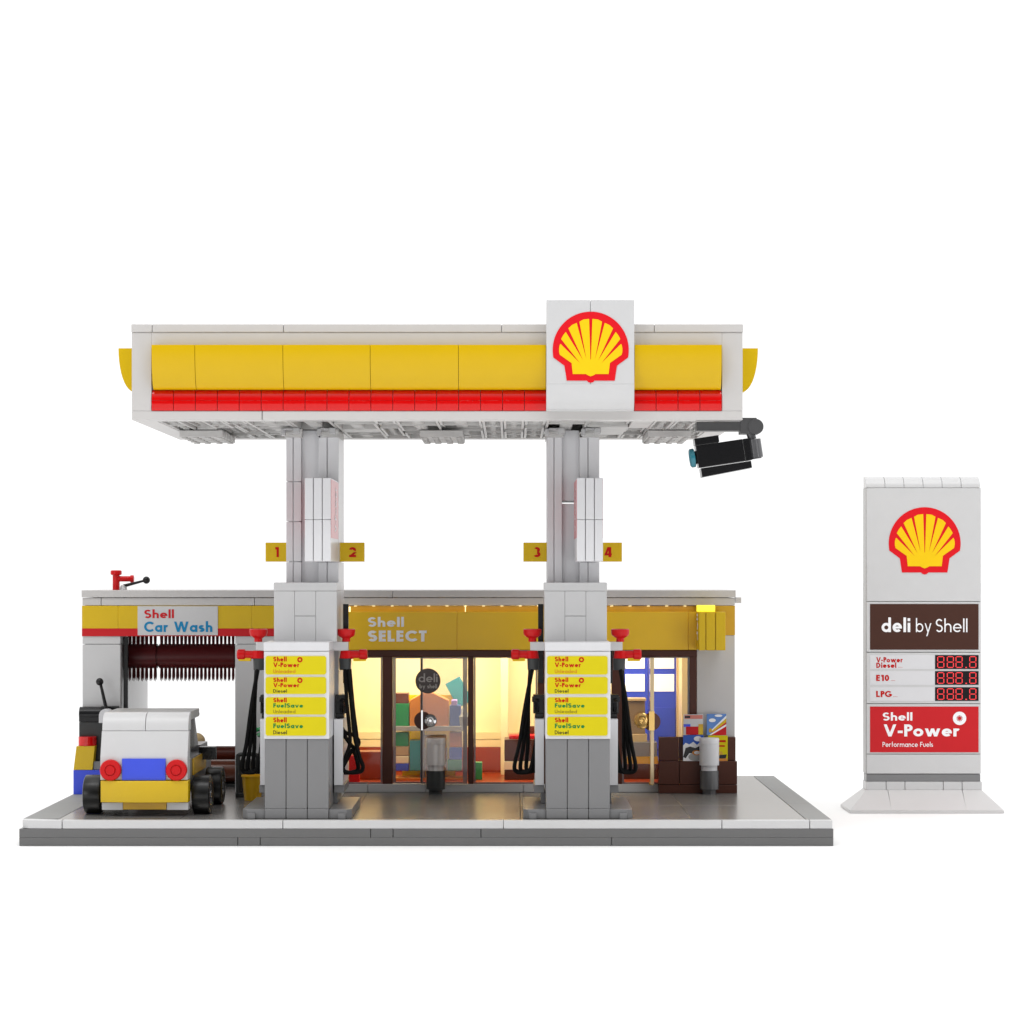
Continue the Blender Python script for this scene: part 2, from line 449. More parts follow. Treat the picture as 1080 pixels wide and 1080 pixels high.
#'matte_light_grey_tile', (.36, .36, .35), .6, spec=.3), base, bevel=.015)
b = MB()
xs = [-21.28, -15.6, -7.6, .4, 8.4, 13.78]
for i in range(5):
    for y0, y1 in ((.38, 7), (7, 15), (15, 23.95)):
        b.box(xs[i]+.012, xs[i+1]-.012, y0+.012, y1-.012, .81, GZ-.004)
b.build('paving', 'floor', base, bevel=.012)

# ------------------------------------------------------------------ station building
FY = 14.0                       # facade plane
bl = thing('station_building', (-5.5, 18.5, GZ), 'low white brick building with a wash bay at left and a glazed shop', 'building')
x0b, x1b = X(87, FY), X(775, FY); zr = Z(622.5, FY)
b = MB()
b.grid(x0b-.03, x1b+.04, FY-.1, 23.1, Z(630, FY), zr, xc=(-11.0, -6.3, 2.6), g=.03)
b.grid(x0b, x1b, FY-.02, 23.0, Z(638.5, FY), Z(630.6, FY), xc=(-21.7, -13.6), g=.03)
b.box(X(775, FY)+.03, X(782, FY), FY+.1, FY+.5, Z(636, FY), Z(630, FY))
b.build('roof', 'cwhite', bl)
zt, zl = Z(638.8, FY), Z(671, FY)
b = MB()                         # white walls
xl = X(127, FY); xr = X(248, FY)
b.grid(x0b, xl, FY, 23, GZ+.005, zl, zc=(Z(679.5, FY),))
b.box(x0b, xl, FY+.05, 23, zl, zt)
b.build('wash_bay_side_wall', 'white', bl)
b = MB(); b.grid(xr, -9.0, FY, 23, GZ+.005, zl, zc=(Z(679.5, FY),)); b.box(xr, -9.0, FY+.05, 23, zl, zt)
b.build('dividing_wall', 'white', bl)
b = MB(); b.box(xl+.06, xl+.3, FY+.55, FY+.9, GZ+.005, zl-.05); b.build('guide_rail', 'black', bl)
b = MB(); b.box(X(735, FY), x1b, FY, 23, GZ+.005, Z(670, FY)-.01)
b.build('end_wall', 'cwhite', bl)
b = MB(); b.box(X(735, FY), x1b+.01, FY-.01, 23, Z(670, FY), zt); b.build('end_wall_band', 'orange', bl)
# wash bay fascia
b = MB(); b.box(xl, xr, FY+.05, FY+1.0, zl+.05, zt); b.build('lintel', 'white', bl)
b = MB(); b.box(xl, xr, 22, 23, zl+.05, zt); b.build('lintel', 'white', bl)
zyr = Z(662.8, FY)
b = MB(); b.grid(X(86.6, FY), -9.2, FY-.05, FY-.004, zyr, zt, xc=(X(125, FY), X(266, FY))); b.build('yellow_stripe', 'yellow', bl, bevel=.01)
b = MB(); b.box(X(86.6, FY), -9.2, FY-.06, FY-.003, zl, zyr); b.build('red_stripe', 'redd', bl, bevel=.01)
b = MB(); b.box(X(145.5, FY), X(230, FY), FY-.1, FY-.065, Z(670, FY), Z(639.3, FY)); sg = b.build('wash_sign', 'white', bl, bevel=.01)
yy = FY-.105
b = MB(); text(b, 'Shell', (X(152.2, yy), yy, Z(652, yy)), Z(643, yy)-Z(652, yy), .195, .10, width=X(183.5, yy)-X(152.2, yy)); b.build('lettering', 'redd', sg, bevel=0, smooth=False)
for wd_, p0, p1 in (('Car', 152, 178), ('Wash', 183.5, 224)):
    b = MB(); text(b, wd_, (X(p0, yy), yy, Z(666.5, yy)), Z(655.5, yy)-Z(666.5, yy), .21, .10, width=X(p1, yy)-X(p0, yy)); b.build('lettering', 'txt_blue', sg, bevel=0, smooth=False)
# shop shell: floor, back wall, wainscot
SX0, SX1 = -9.0, X(735, FY)
b = MB(); b.box(SX0, SX1, FY+.35, 22.3, GZ+.01, 1.58); b.build('shop_floor', 'wains', bl, bevel=0)
b = MB(); b.box(SX0, SX1, 22.3, 22.95, 3.8, zt); b.build('back_wall', 'pale', bl, bevel=0)  # upper wall in paler cream, standing for the ceiling light on it
b = MB(); b.grid(SX0, SX1, 22.1, 22.94, 2.98, 3.79, zc=(3.4,)); b.build('wall_ledge', 'cream', bl)
b = MB(); b.grid(SX0, SX1, 22.0, 22.93, 1.59, 2.97, xc=(-4.5, 0, 4.5)); b.build('wainscot', 'wains', bl)
b = MB(); b.box(SX0, SX1, 14.5, 22.3, zt-.25, zt-.05); b.build('ceiling', 'pale', bl, bevel=0)
b = MB()
for i, (a, c, d) in enumerate(((X(528, 20), X(536, 20), 20.0), (X(717, 19), X(723, 19), 17.5))):
    b = MB(); b.box(a, c, d, 22.1, 1.59, zt-.3); b.build('inner_pier', 'cream', bl)
b = MB(); b.box(X(714, 20), SX1, 20.0, 22.0, 1.59, zt-.3); b.build('inner_wall', 'tan', bl)
# doorstep
b = MB(); b.grid(-9.0, X(696, FY), FY-.02, FY+.34, GZ+.005, 1.62, xc=(X(388, FY), X(449, FY), X(552, FY))); b.build('doorstep', 'white', bl)
# fascia board
b = MB(); fy = 13.55
b.grid(X(366.5, fy), X(735, fy), fy, fy+.16, Z(685.3, fy), Z(645.3, fy), xc=(X(482, fy), X(726, fy)))
fb = b.build('shop_fascia', plastic('ochre_yellow_plastic', (.86, .53, .008), .3), bl)
b = MB(); text(b, 'Shell', (X(388, fy), fy-.005, Z(661, fy)), Z(651, fy)-Z(661, fy), .205, .11, width=X(426, fy)-X(388, fy))
b.build('lettering', 'txt_white', fb, bevel=0, smooth=False)
b = MB(); text(b, 'SELECT', (X(388, fy), fy-.005, Z(676.6, fy)), Z(665, fy)-Z(676.6, fy), .24, .11, width=X(450, fy)-X(388, fy))
b.build('lettering', 'txt_white', fb, bevel=0, smooth=False)
b = MB(); b.box(-9.0, X(735, FY), FY+.25, FY+.45, Z(694, FY), zt-.01); b.build('fascia_backing', 'orange', bl)
b = MB()
for i in range(19):
    xx = X(375+i*19.3, FY); q = MB(); q.cyl((xx, FY+.02, zt-.005), (xx, FY+.02, zt-.03), .08, n=12); q.build('downlight', 'warm', bl, bevel=0)
b.box(X(490.3, fy), X(491.1, fy), fy+.2, fy+.3, Z(646, fy), zt-.02)
b.build('light_gap', 'warm', bl, bevel=0)
b = MB(); b.box(X(366.5, fy), X(369.3, fy), fy+.2, fy+.3, Z(645.5, fy), zt-.05)
b.build('light_gap', 'warm', bl, bevel=0)
# shop front joinery
hz0, hz1 = Z(692.6, FY), Z(685.9, FY)
b = MB(); b.box(-9.0, X(735, FY), FY-.05, FY+.24, hz0, hz1); b.build('window_header', 'brown', bl)
def jamb(p0, p1, m='brown', y0=0, y1=.24, nm='mullion'):
    q = MB(); q.box(X(p0, FY), X(p1, FY), FY+y0, FY+y1, 1.625, hz0-.002); return q.build(nm, m, bl)
jamb(403.5, 414); jamb(493.5, 499.5); jamb(567, 579); jamb(645, 656); jamb(727.5, 734.8)
def window(p0, p1):
    f = MB(); a, c = X(p0, FY)+.01, X(p1, FY)-.01; t = .10; z0, z1 = 1.63, hz0-.01
    f.box(a, a+t, FY+.06, FY+.2, z0, z1); f.box(c-t, c, FY+.06, FY+.2, z0, z1)
    f.box(a+t+.002, c-t-.002, FY+.06, FY+.2, z0, z0+t*.8); f.box(a+t+.002, c-t-.002, FY+.06, FY+.2, z1-t*.6, z1)
    o = f.build('window', 'edge', bl, bevel=.01)
    q = MB(); q.box(a+t, c-t, FY+.12, FY+.15, z0+t*.8, z1-t*.6); q.build('pane', 'glass', o, bevel=0)
window(360, 403.5); window(499.5, 567); window(656, 727.5)
def door(p0, p1, mat_pane, y, hx, side):
    a, c = X(p0, y), X(p1, y); z0, z1 = 1.64, hz0-.02; t = .16
    f = MB(); tl, tr = (t, .05) if side < 0 else (.05, t*1.5)
    f.box(a, a+tl, y, y+.12, z0, z1); f.box(c-tr, c, y, y+.12, z0, z1)
    f.box(a+tl+.002, c-tr-.002, y, y+.12, z0, z0+.1); f.box(a+tl+.002, c-tr-.002, y, y+.12, z1-.08, z1)
    o = f.build('door', 'edge', bl, bevel=.01)
    q = MB(); q.box(a+tl, c-tr, y+.04, y+.07, z0+.1, z1-.08); q.build('pane', mat_pane, o, bevel=0)
    return o
d1 = door(414.3, 444.2, 'glass', FY+.08, 0, -1)
d2 = door(445, 493, 'leaf', FY-.1, 0, 1)
hy = FY-.12
q = MB(); q.cyl((X(446, hy), hy+.14, Z(760, hy)), (X(446, hy), hy+.05, Z(760, hy)), .47, n=30)
q.build('handle', 'brown', d1, bevel=.01)
q = MB(); q.lathe((X(454, hy), hy, Z(760, hy)), [(.10, 0), (.30, .0), (.34, .06), (.30, .12), (.2, .14), (.18, .3), (.14, .33), (.08, .3), (.07, .16)], d=(0, -1, 0))
q.box(X(444.3, hy), X(446, hy), hy-.12, hy+.02, Z(770, hy), Z(749, hy))
q.build('handle', 'chrome', d2, bevel=0)
q = MB(); q.box(X(444.2, FY), X(445, FY)+.03, FY-.02, FY+.06, 1.64, hz0-.02); q.build('seal', 'black', d1, bevel=0)
# round sticker on the door
sy = FY-.13
q = MB(); q.cyl((X(451.3, sy), sy, Z(718.2, sy)), (X(451.3, sy), sy+.02, Z(718.2, sy)), .665, n=40)
st = q.build('door_sticker', plastic('sticker_taupe', (.085, .07, .068), .5), d2, bevel=0)
q = MB(); text(q, 'deli', (X(441.5, sy), sy-.004, Z(719.5, sy)), Z(710.5, sy)-Z(719.5, sy), .15, .1, width=X(461.5, sy)-X(441.5, sy))
text(q, 'by shell', (X(442.5, sy), sy-.004, Z(726, sy)), Z(721.5, sy)-Z(726, sy), .2, .1, width=X(461, sy)-X(442.5, sy))
q.build('lettering', plastic('sticker_print', (.42, .39, .37), .5), st, bevel=0, smooth=False)
# swing door leaf seen edge-on in the right window
q = MB(); q.box(X(685, FY), X(689, FY), FY-.7, FY-.02, 1.66, hz0-.03)
dl = q.build('door', plastic('gilded_clear_edge', (.72, .55, .32), .12, spec=.8, metal=.3), bl, bevel=.02)
hy = FY-.5
q = MB(); q.cyl((X(687.5, hy), hy+.4, Z(761.5, hy)), (X(687.5, hy), hy+.32, Z(761.5, hy)), .48, n=30)
q.build('handle', 'rbrown', dl, bevel=.01)
q = MB(); q.lathe((X(677, hy), hy, Z(760, hy)), [(.10, 0), (.40, .0), (.42, .06), (.34, .12), (.2, .14), (.18, .3), (.14, .33), (.08, .3), (.07, .16)], d=(0, -1, 0))
q.box(X(677, hy), X(685.5, hy), hy+.02, hy+.1, Z(763, hy), Z(757, hy))
q.box(X(684.2, hy), X(690, hy), hy-.26, hy-.21, Z(770, hy), Z(750, hy))
q.build('handle', 'gold', dl, bevel=.01)
q = MB(); q.lathe((X(687, hy), hy, 1.63), [(.13, 0), (.13, .1), (.06, .16), (.06, .25)]); q.build('foot_pin', 'gold', dl, bevel=0)

# projecting box sign at right end
y0s = 11.6
ps = thing('projecting_sign', (10.4, 12.8, 8.7), 'yellow slatted box sign projecting from the right end of the shop wall', 'sign')
q = MB()
xa, xb, xc_, xd = X(737, y0s), X(744.4, y0s), X(754.6, y0s), X(765.6, y0s)
for a, c in ((xa, xb), (xb, xc_), (xc_, xd)):
    q.box(a+.02, c-.02, y0s, FY-.12, Z(686, y0s), Z(645.5, y0s))
q.box(xa+.1, xd-.1, y0s+.12, FY-.11, Z(685, y0s), Z(646.5, y0s))
q.build('slats', 'yellow', ps)
q = MB(); q.box(X(736, y0s), X(754.6, y0s), y0s+.2, y0s+.9, Z(645.2, y0s), Z(638.4, y0s)); q.build('lamp', 'warmy', ps)
q = MB(); text(q, 'deli', (xa+.015, 12.3, Z(676, y0s)), .7, .2, U=(0, 0, 1), V=(0, 1, 0), N=(-1, 0, 0)); q.build('lettering', 'txt_white', ps, bevel=0, smooth=False)

# wash brush
wb = thing('wash_brush', (-17.6, 16.2, Z(692, 16.2)), 'dark red bristle roller hanging across the top of the wash bay', 'brush')
by = 16.2; bz = Z(692, by)
q = MB(); q.cyl((xl+.02, by, bz), (xr-.02, by, bz), .58, n=20); q.build('core', 'wash', wb)
for (p0, p1) in ((130, 166), (168.5, 248)):
    q = MB(); a, c = X(p0, by), X(p1, by); n = int((c-a)/.205)
    q.cyl((a, by, bz), (c, by, bz), .66, n=24)
    for i in range(n):
        xx = a+(i+.5)*(c-a)/n
        for base_a in (90, 270):
            for off in (-17, 0, 17):
                t = math.radians(base_a+off+random.uniform(-2, 2)); d = Vector((0, math.cos(t), math.sin(t))); p = Vector((xx, by, bz))
                q.cyl(p+d*.6, p+d*1.1, .05, .045, n=6, cap=False); q.cyl(p+d*1.1, p+d*1.36, .045, .012, n=6, cap=False)
    q.build('bristles', 'wash', wb, bevel=0)
# lower rollers at the rear of the bay
lr = thing('lower_roller', (-15.6, 18.6, GZ), 'pair of low horizontal brown rollers lying across the wash bay floor', 'roller')
q = MB(); q.cyl((xl+.05, 17.8, Z(813, 17.8)), (xr-.05, 17.8, Z(813, 17.8)), .62, n=28); q.build('front_roller', 'rbrown', lr)
q = MB(); q.cyl((xl+.05, 19.3, Z(795, 19.3)), (xr-.05, 19.3, Z(795, 19.3)), .44, n=28); q.build('rear_roller', plastic('dark_red_roller', (.13, .022, .01), .25), lr)
q = MB(); q.box(xl+.05, xr-.05, 17.2, 19.9, GZ+.005, Z(826, 17.8)); q.box(xl+.05, xr-.05, 18.7, 19.9, Z(826, 17.8), Z(803, 19.3)); q.build('support', 'char', lr)
# tan ball of unknown use beside the car, black post added under it
tl = thing('bay_ball', (X(208, 12), 12, GZ), 'round tan ball on a black post in the wash bay entrance beside the car', 'lamp')
q = MB(); q.cyl((X(207, 12), 12, GZ), (X(207, 12), 12, Z(788, 12)), .16, n=16); q.build('post', 'black', tl)
q = MB(); q.sphere((X(207.5, 12), 12, Z(782, 12)), .45, 14); q.build('ball', 'tan', tl, bevel=0)

# roof tap
rt = thing('roof_tap', (X(122, 16), 16, zr), 'red tap with a side spout standing on the left end of the flat roof', 'tap')
ty = 16.0
q = MB(); q.cyl((X(122.5, ty), ty, zr), (X(122.5, ty), ty, Z(606, ty)), .19); q.lathe((X(122.5, ty), ty, Z(606.5, ty)), [(.24, 0), (.3, .04), (.3, .22), (.24, .26)])
q.build('post', 'nozzle', rt, bevel=.02)
q = MB(); q.cyl((X(123, ty), ty, Z(610.5, ty)), (X(137, ty), ty, Z(610.5, ty)), .15); q.lathe((X(137, ty), ty, Z(610.5, ty)), [(.15, 0), (.2, .05), (.2, .2), (.15, .22)], d=(1, 0, 0))
q.build('spout', 'nozzle', rt, bevel=.02)
lv = thing('roof_lever', (X(130, ty), 15.6, zr), 'black ball-ended lever leaning right on a clear pivot on the roof beside the red tap', 'lever')
q = MB(); q.lathe((X(130, 15.6), 15.6, zr), [(.2, 0), (.2, .12), (.12, .25), (.05, .28)]); q.build('pivot', 'frost', lv, bevel=0)
q = MB(); q.cyl((X(130.5, 15.6), 15.6, Z(618, 15.6)), (X(153, 15.6), 15.6, Z(612.2, 15.6)), .09, .06); q.build('rod', 'black', lv, bevel=0)
q = MB(); q.sphere((X(154.4, 15.6), 15.6, Z(611.8, 15.6)), .2); q.build('knob', 'black', lv, bevel=0)

# ------------------------------------------------------------------ goods inside the shop
SHY = 16.6
def fixed(name, lab, cat, x0, x1, y0, y1, z0, z1, m, grp=None, bevel=.03, extra=None):
    q = MB(); q.box(x0, x1, y0, y1, z0, z1)
    if extra: extra(q)
    o = q.build(name, m, bevel=bevel); tag(o, lab, cat, grp); return o
sh = thing('goods_shelf', (X(452, SHY), SHY+.8, 1.58), 'grey two-tier shelf stocked with goods behind the glass door', 'shelf')
sx0, sx1 = X(414, SHY), X(492, SHY)
zs = Z(771, SHY)
q = MB(); q.box(sx0, sx1, SHY, SHY+1.6, zs, zs+.26); q.build('shelf_board', 'lgrey', sh)
q = MB(); q.box(sx0, sx1, SHY+.1, SHY+1.5, 1.585, 1.72); q.build('plinth', 'carton', sh)
for p in (446, 491):
    q = MB(); q.box(X(p, SHY)-.06, X(p, SHY)+.06, SHY+.1, SHY+1.5, 1.725, zs-.005); q.build('upright', 'lgrey', sh)
def item(name, lab, cat, p0, p1, q0, q1, m, y=SHY+.12, d=1.1, zbot=None, grp='goods on the shop shelf'):
    z0 = Z(q1, y) if zbot is None else zbot
    return fixed(name, lab, cat, X(p0, y), X(p1, y), y, y+d, z0, Z(q0, y), m, grp)
zt1 = zs+.262
item('goods_box', 'green box at the left end of the upper shelf', 'box', 417, 431.5, 742, 766, 'green', zbot=zt1)
item('goods_box', 'small brown box lying on top of the green box', 'box', 417, 431, 731, 741, 'rbrown', zbot=Z(742, SHY+.12)+.003)
q = MB(); ya = SHY+.1
q.prism([(X(432, ya), zt1), (X(473, ya), zt1), (X(473, ya), Z(739, ya)), (X(457, ya), Z(731, ya)), (X(446, ya), Z(731, ya)), (X(432, ya), Z(739, ya))], 'y', ya, ya+1.2)
tag(q.build('goods_carton', 'carton'), 'large orange-brown carton with sloping shoulders in the middle of the upper shelf', 'carton', 'goods on the shop shelf')
item('goods_box', 'blue box at the right end of the upper shelf', 'box', 474, 486, 744, 766, plastic('slate_blue', (.07, .12, .42), .3), zbot=zt1)
ybk = SHY+1.9
q = MB(); q.box(-.45, .45, -.06, .06, -.75, .75); q.xform(Matrix.Translation((X(484, ybk), ybk, Z(730, ybk))) @ Matrix.Rotation(-.5, 4, 'Y'))
tag(q.build('wall_flag', 'teal'), 'tilted teal card standing behind the blue box on the upper shelf', 'card')
q = MB(); q.box(X(424, ybk), X(480, ybk), ybk+.1, ybk+.3, 1.585, Z(733, ybk)); tag(q.build('shelf_backboard', 'yellow'), 'bright yellow board standing behind the goods shelf', 'board')
low = [(417, 431, 772.5, 787, 'green', 'green box in the lower shelf, topmost of the left stack'), (417, 431, 787.5, 797, 'tan', 'tan box in the lower shelf under the green box'),
       (417, 431, 797.5, 805, 'pale', 'cream box in the middle of the left stack of the lower shelf'), (417, 431, 805.5, 813, 'blue', 'blue box in the lower shelf under the cream box'),
       (432, 444, 781, 813, 'teal', 'tall teal box beside the left stack in the lower shelf'),
       (474, 487, 772.5, 788, 'carton', 'orange box topmost of the right stack in the lower shelf'), (474, 487, 788.5, 801, 'blue', 'blue box in the right stack of the lower shelf'),
       (472, 487, 801.5, 813, 'green', 'green box at the bottom of the right stack in the lower shelf'), (448, 471, 790, 813, 'lgrey', 'light grey box in the middle of the lower shelf')]
yb = SHY+.12
for (p0, p1, q0, q1, m, lab) in low:
    zb = max(1.727, Z(q1, yb))
    o = fixed('goods_box', lab, 'box', X(p0, yb), X(p1, yb), yb, yb+1.0, zb, Z(q0, yb), m, 'goods on the shop shelf')
item('goods_tub', 'small lilac tub on top of the blue box on the upper shelf', 'tub', 476, 482, 738.5, 743.5, plastic('lilac_plastic', (.45, .32, .75), .3), zbot=Z(744, SHY+.12)+.003)
q = MB(); yq = SHY+.35; q.lathe((X(489, yq), yq, zt1), [(.3, 0), (.34, .5), (.2, .75), (.1, .95), (.02, 1.0)]); tag(q.build('goods_bottle', 'lgrey', bevel=0), 'grey bottle at the far right end of the upper shelf', 'bottle', 'goods on the shop shelf')
item('goods_box', 'wide tan box in the middle of the lower shelf above the light grey box', 'box', 447.5, 470, 776, 789.5, 'tan', zbot=None)
cy_ = 17.0
ct = thing('shop_counter', (X(550, cy_), cy_+1, 1.58), 'brown shop counter with a tan band behind the middle window', 'counter')
q = MB(); q.grid(X(532, cy_), X(585, cy_), cy_, cy_+2, 1.585, Z(812, cy_)); q.box(X(532, cy_), X(585, cy_), cy_, cy_+2, Z(803, cy_)+.01, Z(780, cy_)); q.build('cabinet', 'brown', ct)
q = MB(); q.box(X(532, cy_)-.01, X(585, cy_), cy_-.01, cy_+2, Z(811.8, cy_), Z(803.2, cy_)); q.build('band', 'pale', ct)
fixed('counter_tray', 'flat red tray on the brown shop counter', 'tray', X(537, cy_), X(572, cy_), cy_+.3, cy_+1.5, Z(780, cy_)+.003, Z(776, cy_), 'redd')
fixed('till', 'dark brown till standing on the right end of the brown shop counter', 'till', X(559, cy_), X(572, cy_), cy_+1.55, cy_+1.9, Z(780, cy_)+.003, Z(768, cy_), 'brown')
fixed('green_crate', 'small green crate on the shop floor left of the brown counter', 'crate', X(501, 17), X(508.5, 17), 17, 17.6, 1.585, Z(804, 17), 'green')
fixed('red_can', 'red can standing on the shop floor behind the left window', 'can', X(368, 15.2), X(379, 15.2), 15.2, 15.7, 1.585, Z(797, 15.2), 'redd')
fixed('orange_crate', 'rust red crate on the floor behind the left window', 'crate', X(377, 17), X(402, 17), 17.2, 18.4, 1.585, Z(793, 17), 'wains')
# blue double door in the back room
BY = 20.8
bd = thing('blue_double_door', (X(686, BY), BY, 1.58), 'bright blue double door with white panes in the back of the shop', 'door')
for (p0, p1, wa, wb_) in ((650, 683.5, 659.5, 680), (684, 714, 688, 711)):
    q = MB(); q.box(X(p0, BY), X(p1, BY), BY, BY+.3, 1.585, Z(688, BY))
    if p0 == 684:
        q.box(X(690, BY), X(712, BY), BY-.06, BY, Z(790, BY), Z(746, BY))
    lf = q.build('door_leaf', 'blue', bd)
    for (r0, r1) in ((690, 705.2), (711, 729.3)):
        q = MB(); q.box(X(wa, BY), X(wb_, BY), BY-.05, BY+.02, Z(r1, BY), Z(r0, BY)); q.build('pane', plastic('glowing_pane', (.8, .8, .8), .4, emit=.45, emitcol=(.9, .95, 1)) if 'glowing_pane' not in bpy.data.materials else bpy.data.materials['glowing_pane'], lf)  # panes glow in place of the white outside seen through them
ky = 17.4
co = thing('coffee_counter', (X(672, ky), ky+.8, 1.58), 'low brown counter with grey and yellow layers in front of the blue double door', 'counter')
q = MB(); q.box(X(657, ky), X(694, ky), ky, ky+1.6, 1.585, Z(806, ky)); q.build('cabinet', 'brown', co)
q = MB(); q.box(X(657, ky), X(694, ky), ky, ky+1.6, Z(805.7, ky), Z(798, ky)); q.build('band', 'orange', co)
q = MB(); q.box(X(657, ky), X(693, ky), ky, ky+1.6, Z(797.7, ky), Z(783, ky)); q.build('worktop', 'mgrey', co)
cm = thing('coffee_machine', (X(672, ky), ky+.8, Z(783, ky)), 'tan and brown box machine on the low counter in front of the blue double door', 'machine')
q = MB(); q.box(X(662, ky), X(683, ky), ky+.3, ky+1.4, Z(782.8, ky), Z(775, ky)); q.build('tray', 'tan', cm)
q = MB(); q.box(X(662, ky), X(681, ky), ky+.5, ky+1.4, Z(774.8, ky), Z(740, ky)); q.build('body', plastic('olive_brown', (.22, .15, .08), .3), cm)
q = MB(); q.box(X(661, ky), X(682, ky), ky+.4, ky+1.5, Z(739.7, ky), Z(737, ky)); q.build('lid', 'tan', cm)

# ------------------------------------------------------------------ magazine rack at right
RY = 13.35
rk = thing('magazine_rack', (X(735, RY), RY+.3, GZ), 'stepped brown brick rack against the right end wall', 'rack')
q = MB()
q.grid(X(694.8, RY), X(777.5, RY), RY, FY-.03, GZ+.003, Z(828, RY), g=.03)
q.grid(X(694.8, RY), X(777.5, RY), RY+.02, FY-.03, Z(827.5, RY), Z(803, RY), xc=(X(716.5, RY),), g=.03)
yb2 = RY+.25
q.box(X(695, yb2), X(716, yb2), yb2, FY-.03, Z(802.6, RY), Z(777.5, yb2))
q.box(X(716.6, yb2), X(722, yb2), yb2+.12, FY-.03, Z(802.6, RY), Z(777.5, yb2))
q.box(X(766.5, yb2), X(775.8, yb2), yb2, FY-.03, Z(802.6, RY), Z(777.5, yb2))
q.build('rack_body', 'brown', rk)
def mag(lab, p0, p1, q0, q1, y, paint, back):
    t = thing('magazine', (X((p0+p1)/2, y), y, Z(q1, y)), lab, 'magazine', 'magazines on the brown rack')
    a, c, z0, z1 = X(p0, y), X(p1, y), Z(q1, y), Z(q0, y)
    q = MB(); q.box(a, c, y, y+.09, z0, z1); q.build('cover', back, t, bevel=.01)
    q = MB(); W, H = c-a, z1-z0
    names = []
    for k, (m, pts) in enumerate(paint):
        if m not in names: names.append(m)
        q.mi = names.index(m)
        q.add([(a+u*W, y-.004-.002*k, z0+v*H) for u, v in pts], [tuple(range(len(pts)))])
    q.build('cover_print', names, t, bevel=0, smooth=False)
R = lambda u0, v0, u1, v1: [(u0, v0), (u1, v0), (u1, v1), (u0, v1)]
def blob(cx, cy, rx, ry, n=14): return [(cx+rx*math.cos(2*PI*i/n), cy+ry*math.sin(2*PI*i/n)) for i in range(n)]
M['sky'] = plastic('print_sky_blue', (.10, .24, .60), .4); M['deep'] = plastic('print_deep_blue', (.02, .10, .50), .4)
M['pink'] = plastic('print_pale_red', (.65, .20, .16), .4)
yA = 13.46
mag('magazine with a red header and coloured blocks, upper left on the brown rack', 721, 741.5, 753.5, 774.8, yA+.06,
    [('pink', R(.05, .78, .98, .97)), ('black', R(.06, .82, .34, .93)), ('pink', R(.4, .82, .9, .93)), ('blue', R(0, .38, .35, .52)), ('redd', R(.12, 0, .78, .4)), ('yellow', R(.76, 0, 1, .52)), ('orange', R(.76, .36, 1, .52))], 'white')
mag('magazine with white mountains and a black shape on blue, lower left on the brown rack', 720.5, 742, 775.3, 802.6, yA,
    [('txt_white', [(0, 0), (1, 0), (1, .62), (.82, .72), (.68, .62), (.5, .74), (.3, .64), (.12, .7), (0, .6)]), ('txt_white', blob(.72, .86, .2, .1)),
     ('black', [(0, .16), (.12, .5), (.35, .56), (.6, .5), (.8, .58), (.86, .44), (.6, .3), (.3, .3), (.12, .1)]), ('lgrey', blob(.6, .16, .35, .16)), ('carton', blob(.66, .32, .22, .1)), ('txt_white', blob(.68, .32, .15, .065))], 'deep')
mag('magazine with diagonal yellow and red stripes on a blue sky, upper right of the rack', 745.5, 766, 753, 775.3, yA+.06,
    [('redd', [(.1, 0), (1, 0), (1, .45)]), ('txt_white', [(.1, 0), (.22, 0), (1, .42), (1, .52)]), ('redd', [(.22, .14), (.3, .12), (1, .52), (1, .62)]), ('yellow', [(.25, .2), (.3, .14), (1, .62), (1, .80)]), ('txt_white', [(.25, .26), (.25, .2), (1, .80), (1, .93)]),
     ('txt_white', blob(.28, .7, .18, .09)), ('txt_white', blob(.6, .92, .2, .06)), ('orange', blob(.18, .22, .08, .11))], 'sky')
mag('yellow magazine with two red title lines, lower right on the brown rack', 747, 767.5, 775.8, 802.6, yA,
    [('txt_red', R(.5, .74, .9, .82)), ('txt_red', R(.5, .56, .85, .62)), ('orange', blob(.55, .3, .2, .1)), ('black', [(.3, .05), (.6, .24), (.95, .26), (.9, .1)]), ('carton', R(.55, 0, .98, .1))], 'lyellow')

# ------------------------------------------------------------------ bollards
def bollard(px, y, lab, m1):
    t = thing('bollard', (X(px, y), y, GZ), lab, 'bollard', 'bollards in front of the shop')
    q = MB(); q.lathe((X(px, y), y, GZ), [(.36, 0), (.36, .22), (.50, .26), (.50, 1.23)]); q.build('foot', 'steel', t, bevel=0)
    q = MB(); q.lathe((X(px, y), y, GZ+1.235), [(.42, 0), (.42, .26), (.515, .28), (.515, 1.36), (.50, 1.38), (.515, 1.40), (.515, 1.66), (.49, 1.70), (.2, 1.70)]); q.build('top', m1, t, bevel=0)
    return t
bA = bollard(748, 13.0, 'short white bollard on a grey foot in front of the magazine rack', 'panel')
bB = bollard(459.5, 13.0, 'short milky clear bollard on a dark foot in front of the glass shop door', 'bollard')
bB.children[0].data = bB.children[0].data.copy()
for ch in bB.children:
    if ch.name.startswith('foot'): ch.data.materials[0] = M['char']

